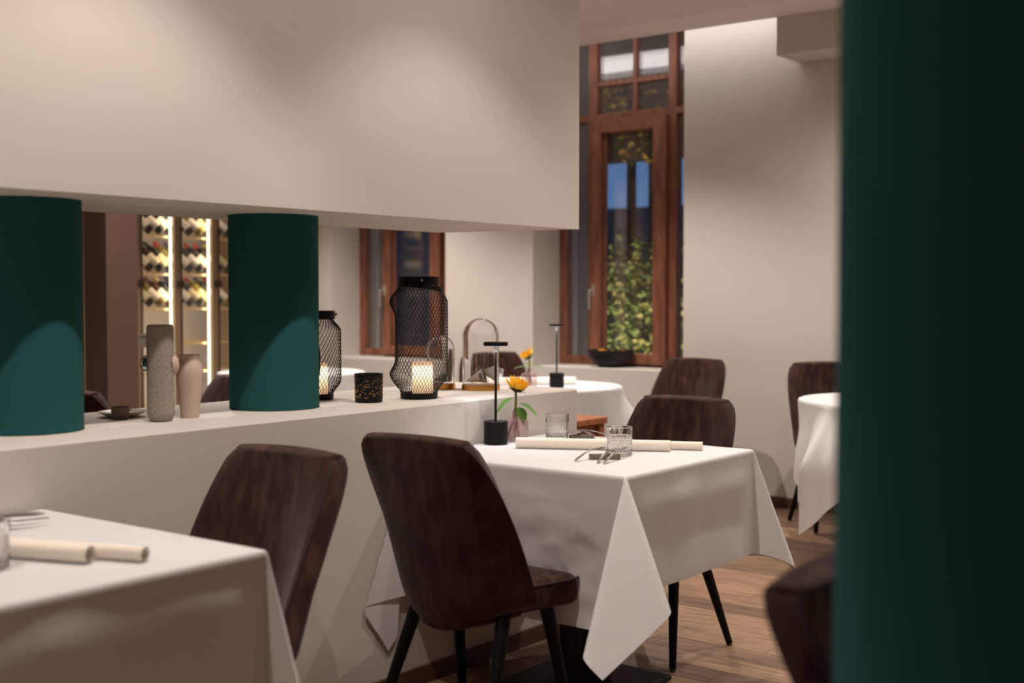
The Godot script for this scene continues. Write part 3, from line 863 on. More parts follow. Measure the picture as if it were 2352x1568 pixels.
func counter_things() -> void:
	var T := .911
	# large lantern, its candle
	var away := atan2(-.793, -.609)   # towards the camera's left, in (x, z)
	var lant := mesh_lantern("lantern", "tall black wire mesh lantern with a pinched side, holding a lit candle", W(3.225, 2.878, T), .0985, .418, 48, 2.1, away, .2, .064)
	candle("candle", "cream pillar candle glowing inside the tall mesh lantern", W(3.232, 2.868, T + .0065), .036, .12, .006)
	# a rivet and strap on the collar
	var st := MB.new()
	var hinge := Vector3(.609, 0, .793)
	st.lathe([Vector2(.0735, -.007), Vector2(.076, -.007), Vector2(.076, .007), Vector2(.0735, .007), Vector2(.0735, -.007)], 40, Vector3(.004, .386, .005), false, Basis(Vector3(-.793, 0, .609), -.12) )
	part(lant, "strap", st, M.black)
	var rv := MB.new(); rv.box(Vector3(-.046, .405, .055), Vector3(.008, .008, .008), .003)
	part(lant, "rivet", rv, M.pale_metal)
	var sl := mesh_lantern("lantern", "small black wire mesh lantern half hidden behind the second green column", W(2.98, 3.125, T), .082, .302, 40, 1.7, away, 0.0, .056)
	candle("candle", "melted cream candle glowing inside the small mesh lantern", W(2.975, 3.115, T + .0065), .034, .118, .006)
	var ring := MB.new(); var rp := PackedVector3Array()
	for k in 40:
		var a := TAU * k / 40
		rp.append(Vector3(-.063 + cos(a) * .012, .135 + sin(a) * .068, .058 + cos(a) * .006 + .004))
	ring.tube(rp, .0024, 6, true)
	part(sl, "handle_ring", ring, M.black)
	var rv2 := MB.new(); rv2.box(Vector3(.05, .29, .042), Vector3(.012, .012, .012), .004); part(sl, "rivet", rv2, M.pale_metal)
	# perforated tealight cup
	var cup := thing("tealight_holder", "small black cup pierced with tiny glowing dots, between the two mesh lanterns", "candle holder", W(3.009, 2.909, T))
	var cm := MB.new(); cm.lathe([Vector2(.001, 0), Vector2(.043, 0), Vector2(.0455, .003), Vector2(.048, .094), Vector2(.0465, .095), Vector2(.044, .006), Vector2(.001, .006)], 48)
	part(cup, "cup", cm, M.black)
	var dots := MB.new()
	for i in 260:
		var th := rng.randf() * TAU; var y := .085 - pow(rng.randf(), .8) * .07
		var r := lerpf(.0455, .048, y / .094) + .0004
		var d := Vector3(cos(th), 0, sin(th))
		var s := rng.randf_range(.0004, .0009)
		dots.box(d * r + Vector3(0, y, 0), Vector3(s, s, s * .6) * 2, 0, Basis(Vector3.UP, -th + PI / 2))
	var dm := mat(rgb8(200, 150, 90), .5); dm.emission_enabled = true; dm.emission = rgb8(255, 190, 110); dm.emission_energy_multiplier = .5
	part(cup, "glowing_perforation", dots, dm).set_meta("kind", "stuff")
	# glass domes
	dome("glass_dome", "large glass dome on a brass base with paper cones inside", W(3.661, 2.957, T), .072, .268, .0685)
	dome("glass_dome", "smaller glass dome on a brass base, partly behind the tall mesh lantern", W(3.605, 3.108, T), .056, .203, .053)
	var R := Vector3(.609, 0, .793)
	var N := Vector3(-.793, 0, .609)
	for q in [[W(3.661, 2.957, T + .0205), Vector3(-.054, .012, .0), Vector3(.014, .034, .006), .030, "white printed paper cone lying inside the large glass dome, point to the left"], [W(3.661, 2.957, T + .0205), Vector3(.052, .014, .0), Vector3(.028, .056, -.008), .027, "white paper cone leaning at the right inside the large glass dome"], [W(3.605, 3.108, T + .0205), Vector3(-.03, .010, .0), Vector3(.02, .026, 0.0), .022, "white paper cone inside the smaller glass dome"]]:
		var pc := thing("paper_cone", q[4] as String, "paper cone", q[0])
		var o: Vector3 = R * q[1].x + Vector3.UP * q[1].y + N * q[1].z
		var e: Vector3 = R * q[2].x + Vector3.UP * q[2].y + N * q[2].z
		var axis: Vector3 = (e - o).normalized(); var L0 := (e - o).length()
		var zz: Vector3 = axis.cross(N).normalized()
		var bs := Basis(axis.cross(zz), axis, zz)
		var r0: float = q[3]
		var m := MB.new(); m.lathe([Vector2(.001, 0), Vector2(r0, L0), Vector2(r0 - .001, L0), Vector2(.0008, .004)], 28, o, false, bs)
		part(pc, "cone", m, M.paper)
		var fil := MB.new(); fil.lathe([Vector2(r0 * .9, L0 * .93), Vector2(r0 * .6, L0 * 1.02), Vector2(.001, L0 * 1.06)], 16, o, false, bs)
		part(pc, "filling", fil, M.seed)
		if q[4].begins_with("white printed"):
			var tm := TextMesh.new(); tm.text = "WA"; tm.font_size = 16; tm.pixel_size = .0011; tm.depth = .0006
			var fo := SystemFont.new(); fo.font_names = PackedStringArray(["Droid Sans"]); fo.font_weight = 700; tm.font = fo
			var tx := part(pc, "printed_letters", tm, M.print)
			# the letters stand on the flank of the cone, reading down across it
			var tow: Vector3 = (N - axis * N.dot(axis)).normalized()
			tow = (tow * cos(.40) - axis * sin(.40)).normalized()
			var dirx: Vector3 = (-zz * signf(zz.y)); dirx = (dirx - tow * dirx.dot(tow)).normalized()
			tx.basis = Basis(dirx, tow.cross(dirx), tow)
			tx.position = o + axis * (L0 * .80) + N * (r0 * .80 + .0012)
	# concrete post with discs and tag
	var cp := thing("concrete_post", "tall pitted grey concrete post standing on the half wall before the wine cabinet", "ornament", W(2.198, 2.936, T))
	var cmx := MB.new(); cmx.lathe([Vector2(.001, 0), Vector2(.024, 0), Vector2(.031, .004), Vector2(.0365, .014), Vector2(.038, .026), Vector2(.0375, .262), Vector2(.0355, .27), Vector2(.033, .2725), Vector2(.001, .2725)], 40)
	part(cp, "body", cmx, M.concrete).rotation.y = .62
	var L := -R
	var dl := MB.new(); dl.lathe([Vector2(.0005, .022), Vector2(.014, .019), Vector2(.0225, .011), Vector2(.024, 0), Vector2(.0005, 0)], 28, L * .034 + Vector3(0, .163, 0), false, Basis(Vector3.UP, L, Vector3.UP.cross(L)))
	part(cp, "round_knob", dl, M.chrome, "shiny chrome knob")
	var dr := MB.new()
	var ka: Vector3 = (R * .9 - N * .42).normalized()
	dr.lathe([Vector2(.031, 0), Vector2(.030, .007), Vector2(.024, .016), Vector2(.014, .021), Vector2(.0005, .0225), Vector2(.0005, .0205), Vector2(.013, .019), Vector2(.022, .0145), Vector2(.0275, .007), Vector2(.0285, 0), Vector2(.031, 0)], 36, R * .026 + Vector3(0, .158, 0) - N * .012, false, Basis(Vector3.UP, ka, Vector3.UP.cross(ka)))
	part(cp, "pale_knob", dr, M.clay, "pale hollow knob")
	var tg := MB.new(); tg.box(L * .045 + Vector3(0, .235, 0) + Vector3(-.005, 0, .004), Vector3(.03, .026, .002), .0008, Basis(Vector3.UP, deg_to_rad(-52.5)))
	tg.box(L * .043 + Vector3(0, .216, 0) + Vector3(-.005, 0, .004), Vector3(.02, .016, .002), .0008, Basis(Vector3.UP, deg_to_rad(-52.5)))
	var tgo := part(cp, "paper_tag", tg, M.paper, "small printed paper tag")
	var tm2 := TextMesh.new(); tm2.text = "coffee"; tm2.font_size = 16; tm2.pixel_size = .0004; tm2.depth = .0004
	var t2 := part(tgo, "printed_letters", tm2, M.print)
	t2.position = L * .047 + Vector3(-.0062, .238, .0052); t2.rotation.y = deg_to_rad(-52.5)
	# pale clay vase
	var vz := thing("clay_vase", "slender pale clay vase with flared rim beside the concrete post", "vase", W(2.315, 2.957, T))
	var vm := MB.new()
	vm.lathe([Vector2(.001, 0), Vector2(.0245, 0), Vector2(.026, .003), Vector2(.0305, .05), Vector2(.0365, .10), Vector2(.0385, .13), Vector2(.036, .15), Vector2(.0295, .163), Vector2(.027, .168), Vector2(.028, .174), Vector2(.0305, .183), Vector2(.029, .183), Vector2(.025, .168), Vector2(.034, .13), Vector2(.02, .01), Vector2(.001, .008)], 40)
	part(vz, "body", vm, M.clay)
	# saucer with spoon and a small cup before it
	var pl := thing("saucer", "flat grey saucer lying on the half wall behind the small cup", "plate", W(2.205, 3.128, T))
	var pm := MB.new(); pm.lathe([Vector2(.001, .0), Vector2(.035, 0), Vector2(.045, .004), Vector2(.068, .015), Vector2(.0675, .017), Vector2(.044, .0075), Vector2(.001, .006)], 48)
	part(pl, "plate", pm, M.plate)
	var sp := thing("spoon", "small dark metal spoon lying in the grey saucer", "spoon", W(2.205, 3.128, T + .016))
	var sm := MB.new(); sm.strip(PackedVector3Array([Vector3(.0, .004, .045), Vector3(.012, .006, .02), Vector3(.025, .004, -.02), Vector3(.03, .002, -.035), Vector3(.034, .003, -.048)]), [.006, .005, .005, .018, .006], .002, Vector3.RIGHT)
	part(sp, "spoon_body", sm, M.steel)
	var cu := thing("small_cup", "small speckled stoneware cup standing before the grey saucer", "cup", W(2.160, 3.073, T))
	var um := MB.new(); um.lathe([Vector2(.001, 0), Vector2(.020, 0), Vector2(.0245, .006), Vector2(.0255, .036), Vector2(.024, .036), Vector2(.0225, .008), Vector2(.001, .006)], 32)
	part(cu, "cup", um, M.dark_clay)

# ---------------------------------------------------------------- table settings
func table_lamp(label: String, at: Vector3, energy: float) -> Node3D:
	var t := thing("table_lamp", label, "lamp", at)
	var b := MB.new(); b.lathe([Vector2(.001, 0), Vector2(.039, 0), Vector2(.0405, .0015), Vector2(.0405, .0765), Vector2(.039, .078), Vector2(.001, .078)], 48)
	part(t, "base", b, M.black)
	var s := MB.new(); s.tube(PackedVector3Array([Vector3(0, .078, 0), Vector3(0, .2, 0), Vector3(0, .333, 0)]), .0042, 12)
	part(t, "stem", s, M.black)
	var btn := MB.new(); btn.lathe([Vector2(.0001, .0795), Vector2(.006, .0795), Vector2(.0065, .078)], 12, Vector3(.018, 0, -.002))
	part(t, "touch_button", btn, M.steel)
	var d := MB.new(); d.lathe([Vector2(.001, .334), Vector2(.040, .334), Vector2(.0415, .3355), Vector2(.0415, .345), Vector2(.040, .3465), Vector2(.001, .3465)], 48)
	part(t, "lamp_head", d, M.black)
	var l := MB.new(); l.lathe([Vector2(.006, .3335), Vector2(.034, .3335)], 32)
	part(t, "light_disc", l, M.lens_cool)
	var cone := MB.new(); cone.lathe([Vector2(.0043, .312), Vector2(.008, .3333)], 16)
	part(t, "reflector_cone", cone, M.pale_metal)
	for k in 6:
		var sl := SpotLight3D.new(); sl.name = "lamp_glow"; sl.light_color = Color(.92, .95, 1.0); sl.light_energy = energy / 6.0
		sl.spot_angle = 66; sl.spot_angle_attenuation = .7; sl.spot_range = 6; sl.spot_attenuation = 2.0; sl.light_size = .012; sl.shadow_enabled = true
		sl.position = Vector3(cos(TAU * k / 6) * .022, .331, sin(TAU * k / 6) * .022); sl.rotation_degrees.x = -90
		t.add_child(sl, true)
	return t

func leaf_mesh(L: float, w: float, droop: float, cup: float) -> MB:
	# a pointed leaf along +x, midrib creased, drooping towards the tip
	var rows := []
	for i in 11:
		var s := i / 10.0
		var wd := w * pow(sin(PI * pow(s, .75)), .9) * (1.0 - .15 * s)
		var row := PackedVector3Array()
		for j in 7:
			var u := -1.0 + j / 3.0
			row.append(Vector3(L * s, -droop * s * s * L + cup * absf(u) * wd, u * wd))
		rows.append(row)
	var m := MB.new(); m.grid(rows)
	return m

func sunflower(label: String, at: Vector3, tilt: Vector3, hgt: float, mesh_store: Dictionary) -> Node3D:
	var t := thing("sunflower", label, "flower", at)
	var ax := tilt.normalized()
	var z := ax.cross(Vector3(1, 0, .1)).normalized()
	var bs := Basis(z.cross(ax).normalized() * -1.0, ax, z)
	var top := Vector3(0, hgt, 0)
	var st := MB.new()
	st.tube(PackedVector3Array([Vector3(.012, .012, .005), Vector3(.002, .08, .0), Vector3(-.001, .11, 0), Vector3(0, hgt - .02, 0), top]), .0042, 10)
	part(t, "stem", st, M.stem)
	for q in [[.026, -.02], [-.026, .012], [-.014, -.026]]:
		var s2 := MB.new(); s2.tube(PackedVector3Array([Vector3(q[0], .012, q[1]), Vector3(q[0] * .3, .07, q[1] * .3), Vector3(q[0] * .1, .115, q[1] * .1)]), .0035, 8)
		part(t, "stem", s2, M.stem)
	var dk := MB.new(); dk.lathe([Vector2(.001, -.004), Vector2(.012, .0), Vector2(.02, .006), Vector2(.021, .012), Vector2(.014, .015), Vector2(.001, .012)], 24, top, false, bs)
	part(t, "flower_disc", dk, M.seed)
	if not mesh_store.has("petal"):
		mesh_store.petal = leaf_mesh(.043, .0078, -.3, .3).mesh()
		mesh_store.sepal = leaf_mesh(.02, .005, .2, .3).mesh()
	for ring in 2:
		var N := 19
		for k in N:
			var a := TAU * (k + ring * .5) / N + rng.randf_range(-.06, .06)
			var el := deg_to_rad(36 + ring * 17 + rng.randf_range(-8, 8))
			var p := part(t, "petal", mesh_store.petal, M.petal if ring == 0 or k % 3 else M.petal_deep)
			var radial := Basis(Vector3.UP, a)
			p.transform = Transform3D(bs * radial * Basis(Vector3(0, 0, 1), el), top + bs * (radial * Vector3(.019 - ring * .004, .008, 0)))
			p.scale = Vector3.ONE * rng.randf_range(.9, 1.1)
	for k in 16:
		var a := TAU * k / 16 + rng.randf_range(-.1, .1)
		var radial := Basis(Vector3.UP, a)
		var p := part(t, "sepal", mesh_store.sepal, M.sepal)
		p.transform = Transform3D(bs * radial * Basis(Vector3(0, 0, 1), deg_to_rad(rng.randf_range(-5, 40))), top + bs * (radial * Vector3(.016, .001 + .004 * (k % 2), 0)))
	return t

func vase(label: String, at: Vector3) -> void:
	var t := thing("glass_vase", label, "vase", at)
	var g := MB.new()
	for k in 2:
		var d := .003 * k
		g.lathe([Vector2(.001, .001 + d), Vector2(.042 - d, .001 + d), Vector2(.0445 - d, .004 + d), Vector2(.0445 - d, .070 - d * .5), Vector2(.0425 - d, .0745 - d), Vector2(.015 - d, .085 - d), Vector2(.0135 - d, .0865), Vector2(.0135 - d, .099), Vector2(.0165 - d, .1), Vector2(.0165 - d, .104)], 40)
	part(t, "bottle", g, M.pink)
	var wt := MB.new(); wt.lathe([Vector2(.001, .062), Vector2(.041, .062)], 32)
	part(t, "water", wt, glass(.06, rgb8(220, 190, 190), .5))

func tumbler(store: Dictionary) -> ArrayMesh:
	if store.has("tumbler"): return store.tumbler
	var m := MB.new()
	var rows := []
	var N := 96
	var H := .09; var R := .041
	for i in 61:
		var s := i / 60.0
		var row := PackedVector3Array()
		for j in N:
			var th := TAU * j / N
			var r := R - .0012 * (1.0 - s)
			if s < .05: r -= .006 * pow(1.0 - s / .05, 2)
			# diamond relief, then tall upright cuts
			if s > .08 and s < .70:
				var ph := (s - .08) * H / .0068
				var q := fposmod(th / TAU * 24.0 + .5 * fposmod(floorf(ph), 2.0), 1.0)
				var pyr := 1.0 - maxf(absf(q - .5), absf(fposmod(ph, 1.0) - .5)) * 2.0
				r += .0016 * pyr - .0016
			elif s >= .70 and s < .90:
				var q := fposmod(th / TAU * 12.0, 1.0)
				r -= .0016 * maxf(0.0, 1.0 - absf(q - .5) * 7.0 - (s - .70) * 2.5)
			row.append(Vector3(cos(th) * r, s * H, sin(th) * r))
		rows.append(row)
	var inner := []
	for q in [[.0395, .0905], [.0388, .0895], [.0380, .07], [.0368, .03], [.0355, .017], [.031, .0135], [.016, .0125], [.0005, .0122]]:
		var row := PackedVector3Array()
		for j in N: row.append(Vector3(cos(TAU * j / N) * q[0], q[1], sin(TAU * j / N) * q[0]))
		inner.append(row)
	var b := []
	for q in [[.0005, .0], [.02, .0], [.0338, 0.0]]:
		var row := PackedVector3Array()
		for j in N: row.append(Vector3(cos(TAU * j / N) * q[0], q[1], sin(TAU * j / N) * q[0]))
		b.append(row)
	m.grid(b + rows + inner, true, true)
	store.tumbler = m.mesh()
	return store.tumbler

func napkin(label: String, p0: Vector3, p1: Vector3, r: float, sd: int) -> void:
	# a linen napkin rolled into a loose tube, the outer edge lying along it
	var t := thing("napkin_roll", label, "napkin", (p0 + p1) * .5)
	var ax := (p1 - p0); var L := ax.length(); ax = ax.normalized()
	var side := ax.cross(Vector3.UP).normalized()
	var rows := []
	var K := 76
	var nz := FastNoiseLite.new(); nz.seed = sd; nz.frequency = 5.0
	for i in 21:
		var s := (i / 20.0 - .5) * L
		var row := PackedVector3Array()
		for k in K + 1:
			var th := -2.2 + TAU * 2.4 * k / K
			var rr := r * (1.0 - .26 * (1.0 - float(k) / K)) * (1.0 + .03 * nz.get_noise_2d(s * 2.0, th * .1))
			row.append(ax * s + side * (cos(th) * rr) + Vector3.UP * (maxf(sin(th) * rr, -r * .96) + r))
		rows.append(row)
	var m := MB.new(); m.grid(rows)
	var rows2 := []
	part(t, "linen", m, M.napkin)

func cut_pt(f: Vector3, L: float, rise: float, k: float, lift := 0.0) -> Vector3:
	return f * (L * k) + Vector3.UP * (.002 + (rise - .002) * k + .012 * sin(PI * k) + lift)

func cutlery(called: String, label: String, p: Vector3, q: Vector3, kind: String) -> void:
	# p: end of the handle on the cloth; q: the tip
	var t := thing(called, label, called.replace("_", " "), p)
	var d := q - p; var L := Vector3(d.x, 0, d.z).length()
	var f := Vector3(d.x, 0, d.z).normalized(); var s := f.cross(Vector3.UP)
	var hd := MB.new(); var path := PackedVector3Array()
	for i in 8: path.append(cut_pt(f, L, d.y, i / 7.0 * .62))
	hd.strip(path, [.008, .010, .0095, .008, .0065, .0055, .005, .005], .0032, s)
	part(t, "handle", hd, M.steel)
	var hm := MB.new()
	if kind == "fork":
		hm.strip(PackedVector3Array([cut_pt(f, L, d.y, .6), cut_pt(f, L, d.y, .66), cut_pt(f, L, d.y, .72, -.002), cut_pt(f, L, d.y, .77, -.002)]), [.005, .012, .018, .018], .002, s)
		for k in [-1.5, -.5, .5, 1.5]:
			hm.strip(PackedVector3Array([cut_pt(f, L, d.y, .76, -.002) + s * (k * .0048), cut_pt(f, L, d.y, .88, .0) + s * (k * .0048), cut_pt(f, L, d.y, 1.0, .003) + s * (k * .0046)]), [.0028, .0024, .001], .0018, s)
		part(t, "tines", hm, M.steel)
	elif kind == "knife":
		hm.strip(PackedVector3Array([cut_pt(f, L, d.y, .6), cut_pt(f, L, d.y, .66), cut_pt(f, L, d.y, .8), cut_pt(f, L, d.y, .93), cut_pt(f, L, d.y, 1.0)]), [.006, .017, .021, .018, .004], .0016, (s * .75 + Vector3.UP * .65).normalized())
		part(t, "blade", hm, M.steel)
	else:
		hm.strip(PackedVector3Array([cut_pt(f, L, d.y, .6), cut_pt(f, L, d.y, .68), cut_pt(f, L, d.y, .78, -.003), cut_pt(f, L, d.y, .9, -.003), cut_pt(f, L, d.y, 1.0, .001)]), [.005, .018, .03, .028, .006], .002, s)
		part(t, "bowl", hm, M.steel)

func cutlery_rest(label: String, p0: Vector3, p1: Vector3) -> void:
	var t := thing("cutlery_rest", label, "cutlery rest", (p0 + p1) * .5)
	var d := p1 - p0
	var m := MB.new(); m.box(Vector3(0, .008, 0), Vector3(d.length(), .016, .02), .0015, Basis(Vector3.UP, atan2(-d.z, d.x)))
	part(t, "bar", m, M.dark_clay)

func table_things() -> void:
	var T := .7605
	var S := {}
	# laid square table
	table_lamp("black cordless table lamp on the laid square table beside the half wall", W(3.343, 2.635, T), .05)
	vase("pink glass bottle vase on the laid square table, beside the black lamp", W(3.452, 2.632, T))
	var sf := sunflower("yellow sunflower in the pink vase on the laid square table", W(3.452, 2.632, T), Vector3(.13, 1.0, .22), .172, S)
	for q in [[-.35, 2.75, .08, .022, .150, .35, .2], [-.25, -1.25, .075, .027, .130, .35, .2], [-1.0, -1.65, .066, .026, .118, .2, .2]]:
		var m := leaf_mesh(q[2], q[3], q[5], q[6])
		var lf := part(sf, "leaf", m, M.leaf)
		lf.position = Vector3(0, q[4], 0) + Vector3(cos(q[1]), 0, -sin(q[1])) * .012
		lf.rotation = Vector3(0, q[1], q[0])
	var tum := thing("tumbler", "cut glass tumbler nearest the camera, beside the crossed cutlery", "glass", W(3.346, 2.138, T))
	part(tum, "glass_body", tumbler(S), M.tumbler)
	dup(tum, "tumbler", "cut glass tumbler behind the rolled napkin, left of the other tumbler on that table", W(3.574, 2.543, T), .2)
	dup(tum, "tumbler", "cut glass tumbler cut by the left edge of the photo, on the near table", W(1.235, 2.172, T), .1)
	napkin("long rolled cream napkin lying across the laid square table", W(3.295, 2.51, T), W(3.525, 2.058, T), .0185, 3)
	napkin("shorter end of a second rolled napkin, lying right of the long one", W(3.50, 2.235, T), W(3.612, 1.988, T), .0145, 4)
	cutlery_rest("dark cutlery rest before the nearest tumbler", W(3.203, 2.158, T), W(3.262, 2.082, T))
	cutlery("fork", "steel fork propped on the dark rest before the nearest tumbler", W(3.133, 2.162, T), W(3.272, 2.148, T + .028), "fork")
	cutlery("knife", "steel knife with broad blade propped on the dark rest, rightmost of that set", W(3.140, 2.060, T), W(3.320, 2.092, T + .03), "knife")
	cutlery("spoon", "steel spoon between fork and knife on the dark rest before the nearest tumbler", W(3.138, 2.082, T), W(3.285, 2.12, T + .022), "spoon")
	cutlery_rest("dark cutlery rest behind the rolled napkin on the laid square table", W(3.60, 2.508, T), W(3.668, 2.452, T))
	cutlery("fork", "steel fork on the rest behind the rolled napkin of the laid square table", W(3.745, 2.42, T), W(3.60, 2.53, T + .03), "fork")
	cutlery("spoon", "steel spoon on the rest behind the rolled napkin of the laid square table", W(3.718, 2.478, T), W(3.59, 2.49, T + .026), "spoon")
	# near left table
	napkin("thick rolled cream napkin on the near left table, its round end open", W(1.212, 2.525, T), W(1.380, 2.062, T), .0175, 5)
	napkin("thinner rolled napkin on the near left table, its end nearest the table edge", W(1.345, 2.285, T), W(1.452, 1.992, T), .0150, 6)
	cutlery_rest("dark cutlery rest at the left edge of the photo, on the near table", W(1.398, 2.560, T), W(1.473, 2.494, T))
	cutlery("knife", "steel knife on the rest at the left edge of the photo", W(1.31, 2.60, T), W(1.570, 2.515, T + .02), "knife")
	cutlery("fork", "steel fork on the rest at the left edge of the photo", W(1.30, 2.545, T), W(1.555, 2.478, T + .014), "fork")
	# round table behind
	table_lamp("black cordless table lamp on the round table before the right window", W(5.61, 3.995, T), .12)
	vase("pink glass bottle vase on the round table behind the half wall", W(5.50, 4.10, T))
	var sf2 := sunflower("yellow sunflower leaning left, in the vase on the round table", W(5.50, 4.10, T), Vector3(-.25, .8, -.45), .16, S)
	for q in [[2.3, .11], [-.6, .115], [.8, .13]]:
		var lf := part(sf2, "leaf", leaf_mesh(.075, .026, .35, .25), M.leaf)
		lf.position = Vector3(0, q[1], 0) + Vector3(cos(q[0]), 0, -sin(q[0])) * .012
		lf.rotation = Vector3(0, q[0], .2)
	dup(tum, "tumbler", "cut glass tumbler on the round table, seen right of the large glass dome", W(5.56, 4.38, T), .3)
	napkin("rolled white napkin on the round table, behind the lamp there", W(5.50, 4.34, T), W(5.84, 4.03, T), .023, 8)
	dup(tum, "tumbler", "cut glass tumbler on the right round table, at the edge of the green column", W(5.80, 2.36, T), .3)
	cutlery_rest("dark cutlery rest on the right round table beside the green column", W(5.90, 2.42, T), W(5.93, 2.34, T))
	# fruit bowl on the sill
	var bw := thing("fruit_bowl", "wide black bowl of small gourds on the right window sill", "bowl", W(7.045, 4.575, .786))
	var bm := MB.new(); bm.lathe([Vector2(.001, 0), Vector2(.075, 0), Vector2(.08, .004), Vector2(.13, .045), Vector2(.152, .085), Vector2(.155, .115), Vector2(.149, .115), Vector2(.142, .085), Vector2(.07, .02), Vector2(.001, .014)], 48)
	part(bw, "bowl_body", bm, M.bowl)
	var gd := [[-.045, .0, .046, rgb8(214, 140, 24), "ribbed orange-yellow gourd, leftmost in the black bowl"], [.05, -.06, .042, rgb8(190, 120, 58), "tan gourd in the middle of the black bowl"], [.04, .06, .04, rgb8(158, 74, 22), "dark orange gourd at the right in the black bowl"], [-.05, -.085, .034, rgb8(170, 110, 30), "small ochre gourd deep in the black bowl"]]
	for g in gd:
		var gp: Vector3 = W(7.045 + g[0] * .6, 4.575, .786 + .072)
		if g[4].begins_with("ribbed"): gp = W(7.03, 4.635, .868)
		elif g[4].begins_with("tan"): gp = W(7.040, 4.560, .864)
		elif g[4].begins_with("dark"): gp = W(7.055, 4.482, .872)
		else: gp = W(7.09, 4.60, .853)
		var gt := thing("gourd", g[4] as String, "gourd", gp)
		var gm := MB.new(); var pr := []
		for i in 15:
			var a := PI * i / 14
			pr.append(Vector2(maxf(sin(a) * g[2], .0005), -cos(a) * g[2] * .8))
		gm.lathe(pr, 48, Vector3.ZERO, false, Basis.IDENTITY, 0.0, 4.0)
		part(gt, "flesh", gm, mat(g[3], .5))
		var sm := MB.new(); sm.tube(PackedVector3Array([Vector3(0, g[2] * .75, 0), Vector3(.002, g[2] * .95, 0), Vector3(.006, g[2] * 1.1, 0)]), [.006, .004], 8)
		part(gt, "stalk", sm, M.stem)

# ---------------------------------------------------------------- wine cabinet, pillar, outdoors
func bottle_meshes() -> Array:
	var g := MB.new(); g.lathe([Vector2(.001, .004), Vector2(.034, 0), Vector2(.0375, .004), Vector2(.0375, .19), Vector2(.034, .212), Vector2(.018, .238), Vector2(.0145, .25), Vector2(.0145, .262)], 20)
	var l := MB.new(); l.lathe([Vector2(.0379, .05), Vector2(.0379, .15)], 20)
	var f := MB.new(); f.lathe([Vector2(.015, .255), Vector2(.0152, .30), Vector2(.0005, .30)], 14)
	return [g.mesh(), l.mesh(), f.mesh()]

